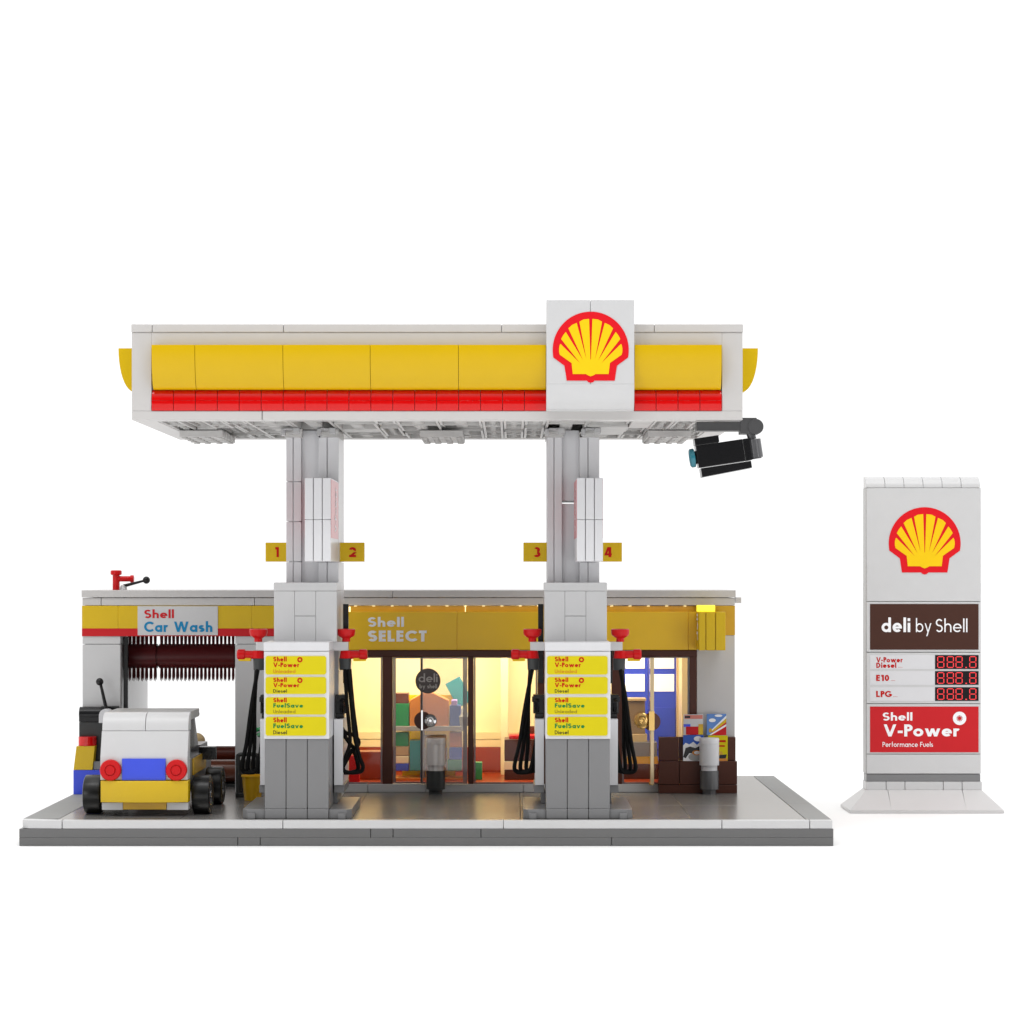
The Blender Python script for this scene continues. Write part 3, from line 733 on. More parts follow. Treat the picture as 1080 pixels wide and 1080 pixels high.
# ------------------------------------------------------------------ air and vacuum station at far left
VY = 12.7
va = thing('vacuum_station', (X(92, VY), VY+.5, GZ), 'black vacuum cabinet with lever on a blue base, beside a red-capped yellow wedge', 'machine')
q = MB(); q.box(X(77.3, VY), X(107, VY), VY, FY-.02, GZ+.003, Z(812.3, VY)); q.build('base_block', 'blue', va)
q = MB(); q.prism([(X(77.4, VY), Z(812, VY)), (X(97.5, VY), Z(812, VY)), (X(100, VY), Z(787, VY)), (X(80.5, VY), Z(787, VY))], 'y', VY, VY+.6)
q.build('yellow_wedge', 'yellow', va)
q = MB(); q.cyl((X(90.6, VY), VY+.45, Z(786.8, VY)), (X(90.6, VY), VY+.45, Z(777.3, VY)), .47, n=30); q.build('red_cap', 'red', va, bevel=.04)
q = MB(); q.box(X(98, VY), X(107.5, VY), VY+.1, VY+.6, Z(812, VY), Z(803.5, VY)); q.build('grey_block', 'mgrey', va)
q = MB(); q.box(X(83.4, VY+.7), X(111.5, VY+.7), VY+.7, FY-.02, Z(811.8, VY), Z(761.5, VY+.7)); q.build('cabinet', 'char', va)
q = MB(); zc = Z(753.3, VY+.7); q.cyl((X(83.4, VY+.7), VY+1.0, zc), (X(108, VY+.7), VY+1.0, zc), .38, n=28); q.box(X(83.4, VY+.7), X(108, VY+.7), VY+.66, FY-.03, Z(761.2, VY+.7), zc)
q.build('roll_cover', 'black', va)
q = MB(); q.box(X(106, VY+.7), X(124, VY+.7), VY+.7, FY-.03, Z(748.5, VY+.7), Z(745, VY+.7)); q.build('top_plate', 'black', va)
q = MB(); q.cyl((X(111, VY), VY+.3, Z(748, VY)), (X(104.3, VY), VY+.5, Z(722, VY)), .1, .075); q.build('lever', 'black', va, bevel=0)
q = MB(); q.sphere((X(103.3, VY), VY+.5, Z(719.5, VY)), .2); q.build('lever_knob', 'black', va, bevel=0)
q = MB(); yv = VY-.1; aa = [PI*k/16 for k in range(17)]; q.prism([(X(111.5, yv)+.36*math.cos(a), Z(755, yv)+.36*math.sin(a)) for a in aa]+[(X(111.5, yv)-.36, Z(762.5, yv)), (X(111.5, yv)+.36, Z(762.5, yv))], 'y', yv, yv+.6); q.build('dial', 'panel', va)

# ------------------------------------------------------------------ cleaning cart, bucket, plant
cy2 = 11.0
cc = thing('cleaning_cart', (X(256, cy2), cy2+.6, GZ), 'dark grey cart with an upright loop handle by the wall of the wash bay', 'cart')
q = MB(); q.tube([(X(251, cy2), cy2, Z(836, cy2)), (X(251, cy2), cy2, Z(800, cy2)), (X(252.2, cy2), cy2, Z(796.5, cy2)), (X(256, cy2), cy2, Z(795.6, cy2)), (X(268, cy2), cy2, Z(795.6, cy2)), (X(271, cy2), cy2, Z(797, cy2)), (X(272, cy2), cy2, Z(801, cy2)), (X(272, cy2), cy2, Z(836, cy2))], .11)
q.build('handle', 'char', cc, bevel=0)
q = MB(); q.box(X(252.5, cy2), X(271, cy2), cy2+.2, cy2+1.1, GZ+.25, Z(802, cy2)); q.build('body', plastic('dim_grey', (.07, .065, .062), .35), cc)
q = MB(); q.box(X(248.5, cy2), X(274, cy2), cy2-.1, cy2+1.3, GZ+.003, GZ+.24); q.build('deck', 'char', cc)
bk = thing('yellow_bucket', (X(266, 9.6), 9.6, GZ), 'yellow bucket standing beside the left fuel dispenser', 'bucket')
q = MB(); q.lathe((X(266.5, 9.6), 9.6, GZ+.003), [(.42, 0), (.54, 1.2), (.58, 1.2), (.58, 1.28), (.5, 1.28), (.38, .1), (.01, .1)]); q.build('pail', 'pail', bk, bevel=0)
gp = thing('green_sprig', (X(268, 10.2), 10.3, GZ), 'small green leafy sprig on a thin stem behind the hoses of the left dispenser', 'plant')
q = MB(); q.cyl((X(268, 10.3), 10.3, GZ), (X(268, 10.3), 10.3, Z(775, 10.3)), .05, n=8); q.build('stem', 'green', gp, bevel=0)
q = MB()
for (px, py) in ((262.5, 772), (266, 775), (270.5, 770), (273.5, 775), (274.5, 769), (268, 768)):
    q.lathe((X(px, 10.3), 10.3, Z(py, 10.3)), [(.03, -.12), (.16, 0), (.03, .14)], d=(.3, -.3, 1), n=8)
q.build('leaves', 'green', gp, bevel=0)

# ------------------------------------------------------------------ car (seen from behind)
CX = -17.47; CY = 1.8
car = thing('car', (CX, 6, GZ), 'small white car with blue rear plate, yellow bumper and round red tail lights', 'car')
hw = 2.07
q = MB(); yb = CY
# tailgate + cabin as side profile prism (y,z)
prof = [(CY, Z(822.6, CY)), (CY, Z(800, CY)), (CY+.02, Z(797.5, CY)), (CY+.42, Z(771.5, CY)), (CY+.9, Z(771.5, CY)), (CY+.9, Z(822.6, CY))]
q.prism(prof, 'x', CX-hw, CX+hw)
q.build('tailgate', 'white', car)
q = MB()
zq = Z(770.6, CY+.4)
q.prism([(CY+.40, zq), (CY+.45, zq+.28), (CY+.62, zq+.62), (CY+.9, zq+.80), (CY+1.3, zq+.84), (CY+1.3, zq)], 'x', CX-hw+.02, CX-.012)
q.prism([(CY+.40, zq), (CY+.45, zq+.28), (CY+.62, zq+.62), (CY+.9, zq+.80), (CY+1.3, zq+.84), (CY+1.3, zq)], 'x', CX+.012, CX+hw-.02)
q.build('spoiler', 'white', car)
q = MB(); q.box(CX-hw+.05, CX+hw-.05, CY+1.3, CY+4.4, zq+.45, zq+.84)
q.prism([(CY+4.4, zq+.45), (CY+4.4, zq+.84), (CY+5.0, zq+.5)], 'x', CX-hw+.12, CX+hw-.1)
q.build('roof', 'lgrey', car)
q = MB(); q.prism([(CY+.9, Z(800, CY)+.1), (CY+.95, zq+.44), (CY+4.6, zq+.44), (CY+5.9, Z(797, CY)+.1)], 'x', CX-hw+.3, CX+hw-.3)
q.build('cabin_glass', 'carglass', car, bevel=.02)
q = MB(); q.box(CX+hw-.31, CX+hw-.26, CY+1.6, CY+2.2, 3.9, zq+.43); q.box(CX-hw+.26, CX-hw+.31, CY+1.6, CY+2.2, 3.9, zq+.43)
q.build('window_pillar', 'black', car)
q = MB(); q.box(CX-hw+.02, CX+hw-.02, CY+.9, CY+8.6, 2.3, 3.85); q.box(CX-1.3, CX+1.3, CY+.7, CY+8.0, 1.75, 2.3)
q.box(CX-hw+.2, CX+hw-.2, CY+6.0, CY+8.6, 3.85, 4.15)
q.build('body', 'mgrey', car)
q = MB(); q.box(CX+hw-.01, CX+hw+.04, CY+1.7, CY+6.3, 3.0, 3.8); q.build('door_panel', 'orange', car)
q = MB(); q.box(CX-hw-.04, CX-hw+.01, CY+2.9, CY+4.4, 2.7, 3.7); q.build('door_panel', 'orange', car)
q = MB(); q.box(X(129, CY), X(175, CY), CY-.12, CY-.002, Z(822.8, CY), Z(800, CY)); q.build('number_plate', 'blue', car)
n = 16; q = MB()
xL, xR = X(106.5, CY), X(198.8, CY)
pts = [(xL+(xR-xL)*i/n, CY-.1-.22*math.sin(PI*i/n)) for i in range(n+1)]+[(xR, CY+.6), (xL, CY+.6)]
q.prism(pts, 'z', Z(846, CY), Z(823.2, CY)); q.build('bumper', 'yellow', car, bevel=.02)
q = MB(); q.box(X(129.8, CY), X(175.5, CY), CY-.02, CY+.6, Z(853.8, CY), Z(846.4, CY)); q.build('bumper_insert', 'orange', car)
q = MB(); q.box(X(107.5, CY), X(129.5, CY), CY-.01, CY+.6, Z(854.3, CY), Z(846.4, CY)); q.box(X(176, CY), X(198.5, CY), CY-.01, CY+.6, Z(854.3, CY), Z(846.4, CY)); q.build('valance', 'white', car)
for px in (117.2, 186.6):
    c = (X(px, CY), CY-.002, Z(812, CY))
    q = MB(); q.lathe(c, [(.50, 0), (.50, .22), (.46, .27), (.27, .27), (.25, .22), (.23, .22), (.21, .30), (.04, .30)], d=(0, -1, 0), n=36)
    q.build('tail_light', 'nozzle', car, bevel=0)
for (sx, yy_) in ((-1, 3.15), (1, 3.15), (-1, 7.75), (1, 7.75)):
    xo = CX+sx*3.02; xi = CX+sx*2.18; r = .93
    q = MB(); q.lathe((xi, yy_, GZ+.93), [(.5, 0), (.86, 0), (.91, .03), (.93, .08), (.93, .76), (.91, .81), (.86, .84), (.56, .84), (.5, .78), (.5, .0)], d=(sx, 0, 0), n=40)
    wh = q.build('wheel', 'rubber', car, bevel=0)
    q = MB(); q.lathe((xi+sx*.3, yy_, GZ+.93), [(.5, 0), (.52, .50), (.44, .53), (.38, .45), (.2, .45), (.18, .56), (.02, .56)], d=(sx, 0, 0), n=32)
    for k in range(6):
        t = 2*PI*k/6; q.cyl((xi+sx*.72, yy_, GZ+.93), (xi+sx*.72, yy_+.42*math.cos(t), GZ+.93+.42*math.sin(t)), .05, n=6)
    q.build('rim', 'steel', wh, bevel=0)
for sx in (-1, 1):
    q = MB(); xm = CX+sx*2.35; q.box(xm-.42, xm+.42, CY+4.9, CY+5.3, 3.5, 4.13); q.lathe((xm+.05, CY+4.9, 3.82), [(.2, 0), (.2, .04), (.12, .04)], d=(0, -1, 0), n=16)
    q.build('side_mirror', 'black', car)

# ------------------------------------------------------------------ fuel dispensers on their islands
def dispenser(cx, lab, ilab, which):
    D = .7
    isl = thing('pump_island', (cx, 4, GZ), ilab, 'island', 'grey pump islands')
    q = MB(); a = 2.57
    for s in (-1, 1):
        q.prism([(cx+s*1.5, .85), (cx+s*2.35, .85), (cx+s*a, 1.1), (cx+s*a, 1.9), (cx+s*1.5, 1.9)], 'z', GZ+.003, GZ+.42)
        q.box(min(cx+s*1.5, cx+s*a), max(cx+s*1.5, cx+s*a), 1.93, 7, GZ+.003, GZ+.42)
        q.prism([(cx+s*1.95, .6), (cx+s*2.3, .62), (cx+s*2.3, .84), (cx+s*1.95, .84)], 'z', GZ+.003, GZ+.25)
    q.grid(cx-1.49, cx+1.49, .72, 7, GZ+.003, GZ+.47, xc=(cx-.5, cx+.5))
    q.build('kerb_block', 'mgrey', isl)
    t = thing('fuel_dispenser', (cx, 3, GZ+.42), lab, 'fuel dispenser', 'fuel dispensers')
    z0 = GZ+.475; zg = Z(779.3, D); zt_ = Z(687, D); ztt = Z(677.5, D)
    q = MB(); q.grid(cx-1.5, cx+1.5, D+.06, 3.9, z0, zg-.003, xc=(cx-.5, cx+.5)); q.build('lower_body', 'mgrey', t)
    q = MB(); q.box(cx-1.53, cx+1.53, D, 3.9, zg, zt_); q.build('upper_body', 'panel', t)
    q = MB(); q.box(cx-1.55, cx+1.53, D-.03, 3.9, zt_+.02, ztt); q.build('top_tile', 'panel', t)
    # label panels
    x0, x1 = cx-1.45, cx+1.39
    rows = [(691.9, 711.4, 'V-Power', 'Unleaded', 1, 'txt_orange'), (714, 731.9, 'V-Power', 'Diesel', 1, 'black'), (735.3, 753.6, 'FuelSave', 'Unleaded', 0, 'txt_olive'), (756, 775.9, 'FuelSave', 'Diesel', 0, 'black')]
    sx = 22.45; ly = D-.045
    for (a0, a1, l2, l3, v, mm) in rows:
        za, zb = Z(a0, D), Z(a1, D); c = .07
        q = MB(); q.prism([(x0+c, zb), (x1-c, zb), (x1, zb+c), (x1, za-c), (x1-c, za), (x0+c, za), (x0, za-c), (x0, zb+c)], 'y', ly, D-.002)
        lp = q.build('label', 'lyellow', t, bevel=0, smooth=False)
        H = za-zb; xt = x0+.36
        q = MB(); text(q, 'Shell', (xt, ly, zb+H*.71), H*.25, .225, .11, width=.63); text(q, l2, (xt, ly, zb+H*.40), H*.25, .225, .11, width=1.24 if v else 1.40) if v else None
        if v: spark(q, xt+1.25, zb+H*.80, ly-.008, .125)
        q.build('lettering', 'txt_red', lp, bevel=0, smooth=False)
        if not v:
            q = MB(); text(q, l2, (xt, ly, zb+H*.40), H*.25, .225, .11, width=1.40); q.build('lettering', 'txt_green', lp, bevel=0, smooth=False)
        q = MB(); text(q, l3, (xt, ly, zb+H*.08), H*.20, .15, .11, width=1.04 if l3[0] == 'U' else .64); q.build('lettering', mm, lp, bevel=0, smooth=False)
    # side housings
    for s in (-1, 1):
        q = MB(); a, c = cx+s*1.56, cx+s*1.99
        q.box(min(a, c), max(a, c), 3.2, 6.6, 2.55, 5.72); sp = q.build('side_housing', 'panel', t)
        q = MB(); q.box(min(a, c+s*.05), max(a, c+s*.05), 3.3, 6.5, 2.18, 2.54); q.box(cx+s*1.6-.1, cx+s*1.6+.1, 3.6, 6.2, GZ+.43, 2.18); q.build('side_bracket', 'mgrey', t)
        q = MB(); q.box(min(a+s*.02, c), max(a+s*.02, c), 3.9, 4.6, 5.73, 5.95); q.box(min(a, c+s*.08), max(a, c+s*.08), 4.0, 5.0, 5.95, 6.85)
        q.cyl((cx+s*1.9, 3.98, 6.05), (cx+s*1.9, 3.6, 6.6), .12, n=10); q.box(min(a, c+s*.14), max(a, c+s*.14), 4.1, 4.8, 6.5, 6.75)
        q.build('nozzle_holster', 'black', t)
        q = MB(); q.box(min(a, c)-.0, max(a, c), 5.0, 6.0, 6.0, 6.8); q.build('keypad', 'amber', t)
        # hanging set of red nozzle, bar, black sleeve
        ny = 3.6
        xb0 = cx+s*1.62; xb1 = cx+s*2.22; zb = Z(681.5, ny)
        q = MB(); q.box(min(cx+s*1.3, xb1), max(cx+s*1.3, xb1), ny-.22, ny+.22, zb-.21, zb+.21); q.box(cx+s*1.2-.2, cx+s*1.2+.2, 3.3, 3.9, zb-.2, zb+.2); q.build('hanger_bar', 'white', t)
        xn = cx+s*2.0+(.12*s)
        q = MB(); q.lathe((xn, ny, zb+.215), [(.20, 0), (.19, .16), (.40, .30), (.44, .42), (.44, .60), (.38, .62), (.34, .45), (.02, .38)])
        q.cyl((xn, ny, zb-.215), (xn, ny, zb-.58), .27, .33, n=20)
        q.cyl((xn, ny, zb-.42), (xn+s*1.0, ny, zb-.40), .20, .20, n=18); q.lathe((xn+s*.62, ny, zb-.40), [(.22, 0), (.26, .05), (.26, .34), (.20, .40)], d=(s, 0, 0))
        nz = q.build('nozzle', 'nozzle', t, bevel=.02)
        q = MB(); q.box(min(xn+s*.35, xn+s*.95), max(xn+s*.35, xn+s*.95), ny-.12, ny+.12, zb-.72, zb-.55); q.build('trigger', 'yellow', nz)
        q = MB(); q.cyl((xn-s*.05, ny, zb-.585), (xn-s*.05, ny, zb-1.15), .30, .28, n=20); q.build('sleeve', 'char', nz)
        # straight black mast behind
        mx = {(1, 1): cx+2.02, (2, -1): cx-1.70}.get((which, s), cx+s*1.66); q = MB(); q.box(mx-.13, mx+.13, 4.6, 4.9, Z(720.5, 4.7), Z(637 if (which, s) in ((1, 1), (2, -1)) else 684, 4.7)); q.build('mast', 'black', t)
        if s > 0 or which == 2:
            pass
        # hoses
        zt2 = zb-1.1; zbot = Z(815, ny)
        spread = {(1, -1): .75, (1, 1): .95, (2, -1): .85, (2, 1): .72}[(which, s)]
        q = None
        if (which, s) == (1, 1):
            loops = [[(xn+.1, zt2), (xn+.28, 6.2), (xn+.42, 4.9), (xn+.66, 3.9), (xn+.82, 3.45), (xn+.7, 3.18), (xn+.2, 3.14), (xn-.12, 3.3), (xn-.02, 3.9), (xn+.2, 4.7), (xn+.05, 6.5), (xn-.05, zt2)],
                     [(xn+.16, zt2), (xn+.34, 6.2), (xn+.52, 4.8), (xn+.48, 4.3), (xn+.2, 4.5), (xn-.25, 5.2), (xn-.45, 5.7)],
                     [(xn-.4, 5.75), (xn-.1, 5.1), (xn+.42, 4.9), (xn+.6, 4.5), (xn+.28, 4.2), (xn-.05, 3.6), (xn-.3, 3.15)],
                     [(xn-.38, 3.2), (xn, 3.1), (xn+.5, 3.2), (xn+.55, 3.5), (xn+.35, 4.2)]]
        else:
            loops = []
            for k in range(3):
                f = spread*(1-.33*k)
                loops.append([(xn+s*.05*k, zt2), (xn+s*(.12+f*.25), 6.4), (xn+s*(f*.72), 4.6), (xn+s*f, 3.55), (xn+s*(f*.96-.02), 3.2+.03*k), (xn+s*(f*.72-.16), 3.13+.05*k), (xn+s*(f*.5-.3), 3.25), (xn+s*(f*.35-.35), 3.9), (xn+s*(f*.1-.35), 5.2)])
            loops.append([(xn-s*.45, 3.35), (xn, 3.2), (xn+s*spread*.6, 3.12), (xn+s*spread*.95, 3.2)])
        for k, lp in enumerate(loops):
            q = MB(); q.tube([(x_, ny+.12*k-.2+.05*math.sin(i*1.7+k), z_) for i, (x_, z_) in enumerate(lp)], .098, n=8)
            q.build('hose', 'hose', t, bevel=0)
dispenser(-10.12, 'left fuel dispenser, yellow price labels above a grey base, beside the wash bay', 'grey kerbed island under the left fuel dispenser', 1)
dispenser(3.1, 'right fuel dispenser, yellow price labels above a grey base, beneath the scallop emblem', 'grey kerbed island under the right fuel dispenser', 2)

# ------------------------------------------------------------------ canopy
CYF = -2.0; cx0, cx1 = -17.41, 10.56; CB = 13.0
ca = thing('canopy', (-3.4, 5.5, 12), 'long white filling station canopy with yellow band and red stripe on two grey columns', 'canopy')
zb0, zb1 = Z(443, CYF), Z(433.4, CYF)
zy0, zy1 = Z(411, CYF), Z(364, CYF); ztop = Z(342, CYF); ztl = Z(350.3, CYF)
q = MB()
q.grid(cx0, cx1, CYF, CYF+1, zb0, zb1-.004, xc=(X(276.5, CYF),)); q.box(cx0, cx1, CB-1, CB, zb0, zb1)
q.box(cx0, cx0+1, CYF+1.004, CB-1.004, zb0, zb1); q.box(cx1-1, cx1, CYF+1.004, CB-1.004, zb0, zb1)
q.build('lower_edge', 'cwhite', ca)
q = MB()
q.box(cx0, X(159.7, CYF), CYF, CYF+.95, zb1+.002, ztl-.01); q.box(X(761.5, CYF), cx1, CYF, CYF+.95, zb1+.002, ztl-.01)
q.box(X(159.7, CYF)+.003, X(761.5, CYF)-.003, CYF+.0, CYF+.95, zy1, ztl-.01)
q.box(X(159.7, CYF)+.003, X(761.5, CYF)-.003, CYF+.3, CYF+.95, zb1+.002, zy1-.003)
q.box(cx0, cx1, CYF+.955, CB, zb1+.004, ztl-.01)
q.build('deck', 'cwhite', ca)
q = MB(); xcs = (X(160.6, CYF), X(299, CYF), X(529, CYF), X(690, CYF))
q.grid(cx0-.02, cx1+.02, CYF-.04, CYF+.96, ztl, ztop, xc=xcs, g=.03)
q.box(cx0-.02, cx1+.02, CYF+.97, CB+.02, ztl, ztop-.002)
q.build('top_tiles', 'cwhite', ca)
# yellow curved panels (front): bulge .75 at the top, curving back in at the bottom
def curve(n=10, depth=.78):
    pr = []
    for i in range(n+1):
        t = i/n; ang = t*PI/2*.92
        pr.append((math.cos(ang)**.85*depth, 1-math.sin(ang)/math.sin(PI/2*.92)))
    return pr
cps = [X(159.9, CYF-.5), X(205.7, CYF-.5), X(298.5, CYF-.5), X(390.5, CYF-.5), X(483.5, CYF-.5), X(576, CYF-.5), X(669, CYF-.5), X(761.3, CYF-.5)]
prf = curve()
for i in range(len(cps)-1):
    q = MB(); pts = [(CYF+.10-d*.9, zy0+.004+(zy1-zy0-.05)*v) for d, v in prf]+[(CYF+.29, zy0+.004), (CYF+.29, zy1-.05)]
    q.prism(pts, 'x', cps[i]+.010, cps[i+1]-.010); q.build('yellow_panel', 'band', ca, bevel=.006)
for sx, xe in ((-1, cx0), (1, cx1)):
    q = MB(); ys = [-.6, 2, 5, 8, 11]
    for i in range(4):
        pts = [(xe+sx*d*1.1, zy0-.0+(zy1-zy0)*v) for d, v in prf]+[(xe-sx*.0+sx*.002, zy0), (xe+sx*.002, zy1)]
        q.prism(pts, 'y', ys[i]+.012, ys[i+1]-.012)
    q.build('side_panel', 'yellow', ca, bevel=.006)
# red stripe: one rounded brick per stud
q = MB(); zm = zb1+(zy0-zb1)*.48; x = X(159.9, CYF); xe = X(761.3, CYF); nn = 26; st_ = (xe-x)/nn
for i in range(nn):
    a, c = x+i*st_+.012, x+(i+1)*st_-.012
    pts = [(CYF+.295, zm+.008), (CYF-.055, zm+.008)]
    for k in range(9):
        t = k/8*PI/2; pts.append((CYF-.055+.30*(1-math.cos(t)), zm+.008+(zy0-zm-.01)*math.sin(t)))
    pts.append((CYF+.295, zy0-.002))
    q.prism(pts, 'x', a, c)
    q.prism([(CYF+.295, zb1+.01), (CYF-.03, zb1+.01), (CYF-.055, zb1+.12), (CYF-.055, zm), (CYF+.295, zm)], 'x', a, c)
q.build('red_stripe', 'red', ca, bevel=.008)
# emblem board
EY = -2.80
q = MB(); xa, xb = X(576.3, EY), X(669, EY); xm = (xa+xb)/2
zc0 = Z(433, EY); zc1 = Z(411, EY)
for a, c in ((xa, xm-.01), (xm+.01, xb)):
    q.box(a, c, EY, EY+.3, Z(405, EY), Z(316.3, EY))
pts = [(EY+.3, Z(405, EY)-.004), (EY, Z(405, EY)-.004)]
for k in range(9):
    t = k/8; pts.append((EY+.55*t*t, Z(405, EY)-.004+(zc0-Z(405, EY)+.004)*math.sin(t*PI/2)**1.0))
pts.append((EY+.6, zc0))
q.prism(pts, 'x', xa, xb)
q.box(xa, xb, EY+.301, CYF+.9, Z(432, EY), Z(343, EY)); q.box(xa, xb, EY+.301, EY+.95, Z(343, EY), Z(317, EY))
eb = q.build('emblem_board', 'white', ca, bevel=.012)
scallop(eb, X(623, EY), Z(366.3, EY), EY-.003, X(663.4, EY)-X(583, EY))
# underside: brick ribs and tubes
q = MB(); zu = zb1+.0
q.box(cx0+1.003, cx1-1.003, CYF+1.003, CB-1.003, zb1-.05, zb1+.003)
x = cx0+1.0; i = 0
random.seed(3)
while x < cx1-1.2:
    wdt = random.choice((1, 2, 2)); y = CYF+1.02
    while y < CB-1.2:
        dl_ = random.choice((2, 3, 4, 6)); y2 = min(y+dl_, CB-1.02); x2 = min(x+wdt, cx1-1.02); dz = random.choice((0, 0, .0, .12)); t = .14
        zz = zb0+.02+dz
        if random.random() < .12:
            q.box(x+.02, x2-.02, y+.02, y2-.02, zz, zb1-.052)
        else:
            q.box(x+.02, x+t, y+.02, y2-.02, zz, zb1-.052); q.box(x2-t, x2-.02, y+.02, y2-.02, zz, zb1-.052)
            q.box(x+t+.002, x2-t-.002, y+.02, y+t, zz, zb1-.052); q.box(x+t+.002, x2-t-.002, y2-t, y2-.02, zz, zb1-.052)
            yy_ = y+1
            while yy_ < y2-.5:
                q.cyl(((x+x2)/2, yy_, zz+.01), ((x+x2)/2, yy_, zb1-.052), .3 if wdt == 2 else .16, n=10); yy_ += 1
        y += dl_
    x += wdt
un = q.build('underside', 'under', ca, bevel=0)
# light fixtures under the canopy
for cxl in (-15.2, X(468, 9), 7.7):
    q = MB()
    for k in range(5):
        y = 5.0+k*1.1; q.box(cxl-1.05, cxl+1.05, y, y+.7, zb0-.34, zb0-.02); q.box(cxl-.9, cxl+.9, y+.72, y+1.08, zb0-.16, zb0-.02)
        for j in (-.85, -.3, .3, .85): q.cyl((cxl+j, y+.35, zb0-.34), (cxl+j, y+.35, zb0-.40), .16, n=10)
    q.build('light_fixture', 'under', ca)
# columns
def column(cx, which):
    cy = 5.0; zlo = Z(615, 3)+.0
    q = MB()
    q.grid(cx-1.28, cx-.55, cy, cy+3.5, GZ+.45, zb0-.36, xc=(cx-.94,), zc=(Z(508, cy), Z(550, cy), Z(592.5, cy)) if which == 1 else ())
    q.grid(cx+.30, cx+1.28, cy, cy+3.5, GZ+.45, zb0-.36, xc=(cx+.72,), zc=(Z(592.5, cy),))
    if which == 2:
        q.box(cx-.545, cx+.295, cy+.25, cy+2.6, GZ+.45, Z(531, cy)); q.box(cx-.545, cx+.295, cy+.25, cy+2.6, Z(528, cy), zb0)
        q.box(cx-.545, cx+.295, cy+2.62, cy+3.2, GZ+.45, Z(531, cy)); q.box(cx-.545, cx+.295, cy+2.62, cy+3.2, Z(528, cy), zb0)
    else:
        q.box(cx-.545, cx+.295, cy+.25, cy+3.2, GZ+.45, zb0)
    co = q.build('column', 'panel', ca)
    if which == 1: tag(co, 'left grey-white column of the canopy')
    else: tag(co, 'right grey-white column of the canopy')
    cl = cx+(.0)
    # collar
    q = MB(); cc_ = {1: (X(289, 3), X(355.2, 3)), 2: (X(574.2, 3), X(640, 3))}[which]
    a, c = cc_; m1 = a+(c-a)*.33; m2 = a+(c-a)*.663; zA = Z(677, 3); zB = Z(623.4, 3); zM = Z(649.7, 3)
    q.box(a, m1-.012, 3, 5.6, zA, zB); q.box(m2+.012, c, 3, 5.6, zA, zB)
    q.box(m1, m2, 3, 5.6, zA, zM-.012) if True else None
    q.box(m1, m2, 3.001, 5.6, zM+.012, zB)
    q.box(a+.05, c-.05, 3.1, 5.55, zA+.02, zB-.02)
    q.box(a-.01, c+.01, 2.98, 5.7, zB+.012, Z(614.4, 3)); q.build('collar', 'white', co)
    # ad box on the column: three upright slats with printed faces on both sides
    y0a = .4; a, c = {1: (X(321, y0a), X(349.3, y0a)), 2: (X(608, y0a), X(636.3, y0a))}[which]
    za, zb_ = Z(592, y0a), Z(504, y0a); w3 = (c-a)/3
    q = MB()
    for k in range(3):
        q.box(a+k*w3+.018, a+(k+1)*w3-.018, y0a, 4.98, za, (za+zb_)/2-.01); q.box(a+k*w3+.018, a+(k+1)*w3-.018, y0a, 4.98, (za+zb_)/2+.01, zb_)
    q.box(a+.1, c-.1, y0a+.18, 4.97, za+.03, zb_-.03)
    ad = q.build('advert_box', 'panel', co)
    for sx, xe in ((-1, a+.016), (1, c-.016)):
        q = MB(); q.box(min(xe, xe+sx*.012), max(xe, xe+sx*.012), y0a+.1, 4.9, za+1.1, zb_-.06); pp = q.build('poster', 'poster', ad, bevel=0)
        q = MB()
        if sx > 0: text(q, 'V-Power', (xe+.013, 3.6, za+1.4), 1.0, .2, U=(0, 0, 1), V=(0, -1, 0), N=(1, 0, 0), width=2.2)
        else: text(q, 'V-Power', (xe-.013, 2.0, za+1.4), 1.0, .2, U=(0, 0, 1), V=(0, 1, 0), N=(-1, 0, 0), width=2.2)
        q.build('lettering', 'txt_white', pp, bevel=0, smooth=False)
    # number tags
    ty_ = 5.9
    tags = {1: ((280, 303.5, '1', 292, 'yellow'), (356, 384.3, '2', 372, 'orange')), 2: ((552, 578.5, '3', 566.5, 'yellow'), (631, 656, '4', 641.5, 'yellow'))}[which]
    for (p0, p1, dg, pc, mm) in tags:
        q = MB(); q.box(X(p0, ty_), X(p1, ty_), ty_, ty_+.3, Z(592.4, ty_), Z(572.2, ty_)); o = q.build('number_sign', 'yellow', co, bevel=.015)
        hgt = Z(577, ty_)-Z(587.6, ty_); ww = {'1': .35, '2': .58, '3': .54, '4': .58}[dg]*hgt*1.25
        q = MB(); text(q, dg, (X(pc, ty_)-ww/2, ty_-.003, Z(587.6, ty_)), hgt, .23, width=ww if dg != '1' else None); q.build('digit', 'txt_red', o, bevel=0, smooth=False)
    # brackets and clear blocks where the column meets the canopy
    q = MB()
    for s in (-.9, .85):
        q.box(cx+s-.42, cx+s+.42, cy-.5, cy+3.6, zb0-.38, zb0-.02); q.box(cx+s-.48, cx+s+.48, cy-.9, cy-.52, zb0-.2, zb0-.02)
    q.build('bracket', 'under', co)
    q = MB()
    for s in (-.9, .85):
        q.box(cx+s-.5, cx+s-.3, cy-1.4, cy-1.0, zb0-.36, zb0-.02); q.box(cx+s+.12, cx+s+.42, cy-1.9, cy-1.5, zb0-.30, zb0-.02)
        q.box(cx+s-.3, cx+s+.12, cy-1.8, cy-1.1, zb0-.10, zb0-.02)
    q.build('clear_clip', 'frost', co)
column(X(329.5, 5), 1); column(X(604.6, 5), 2)
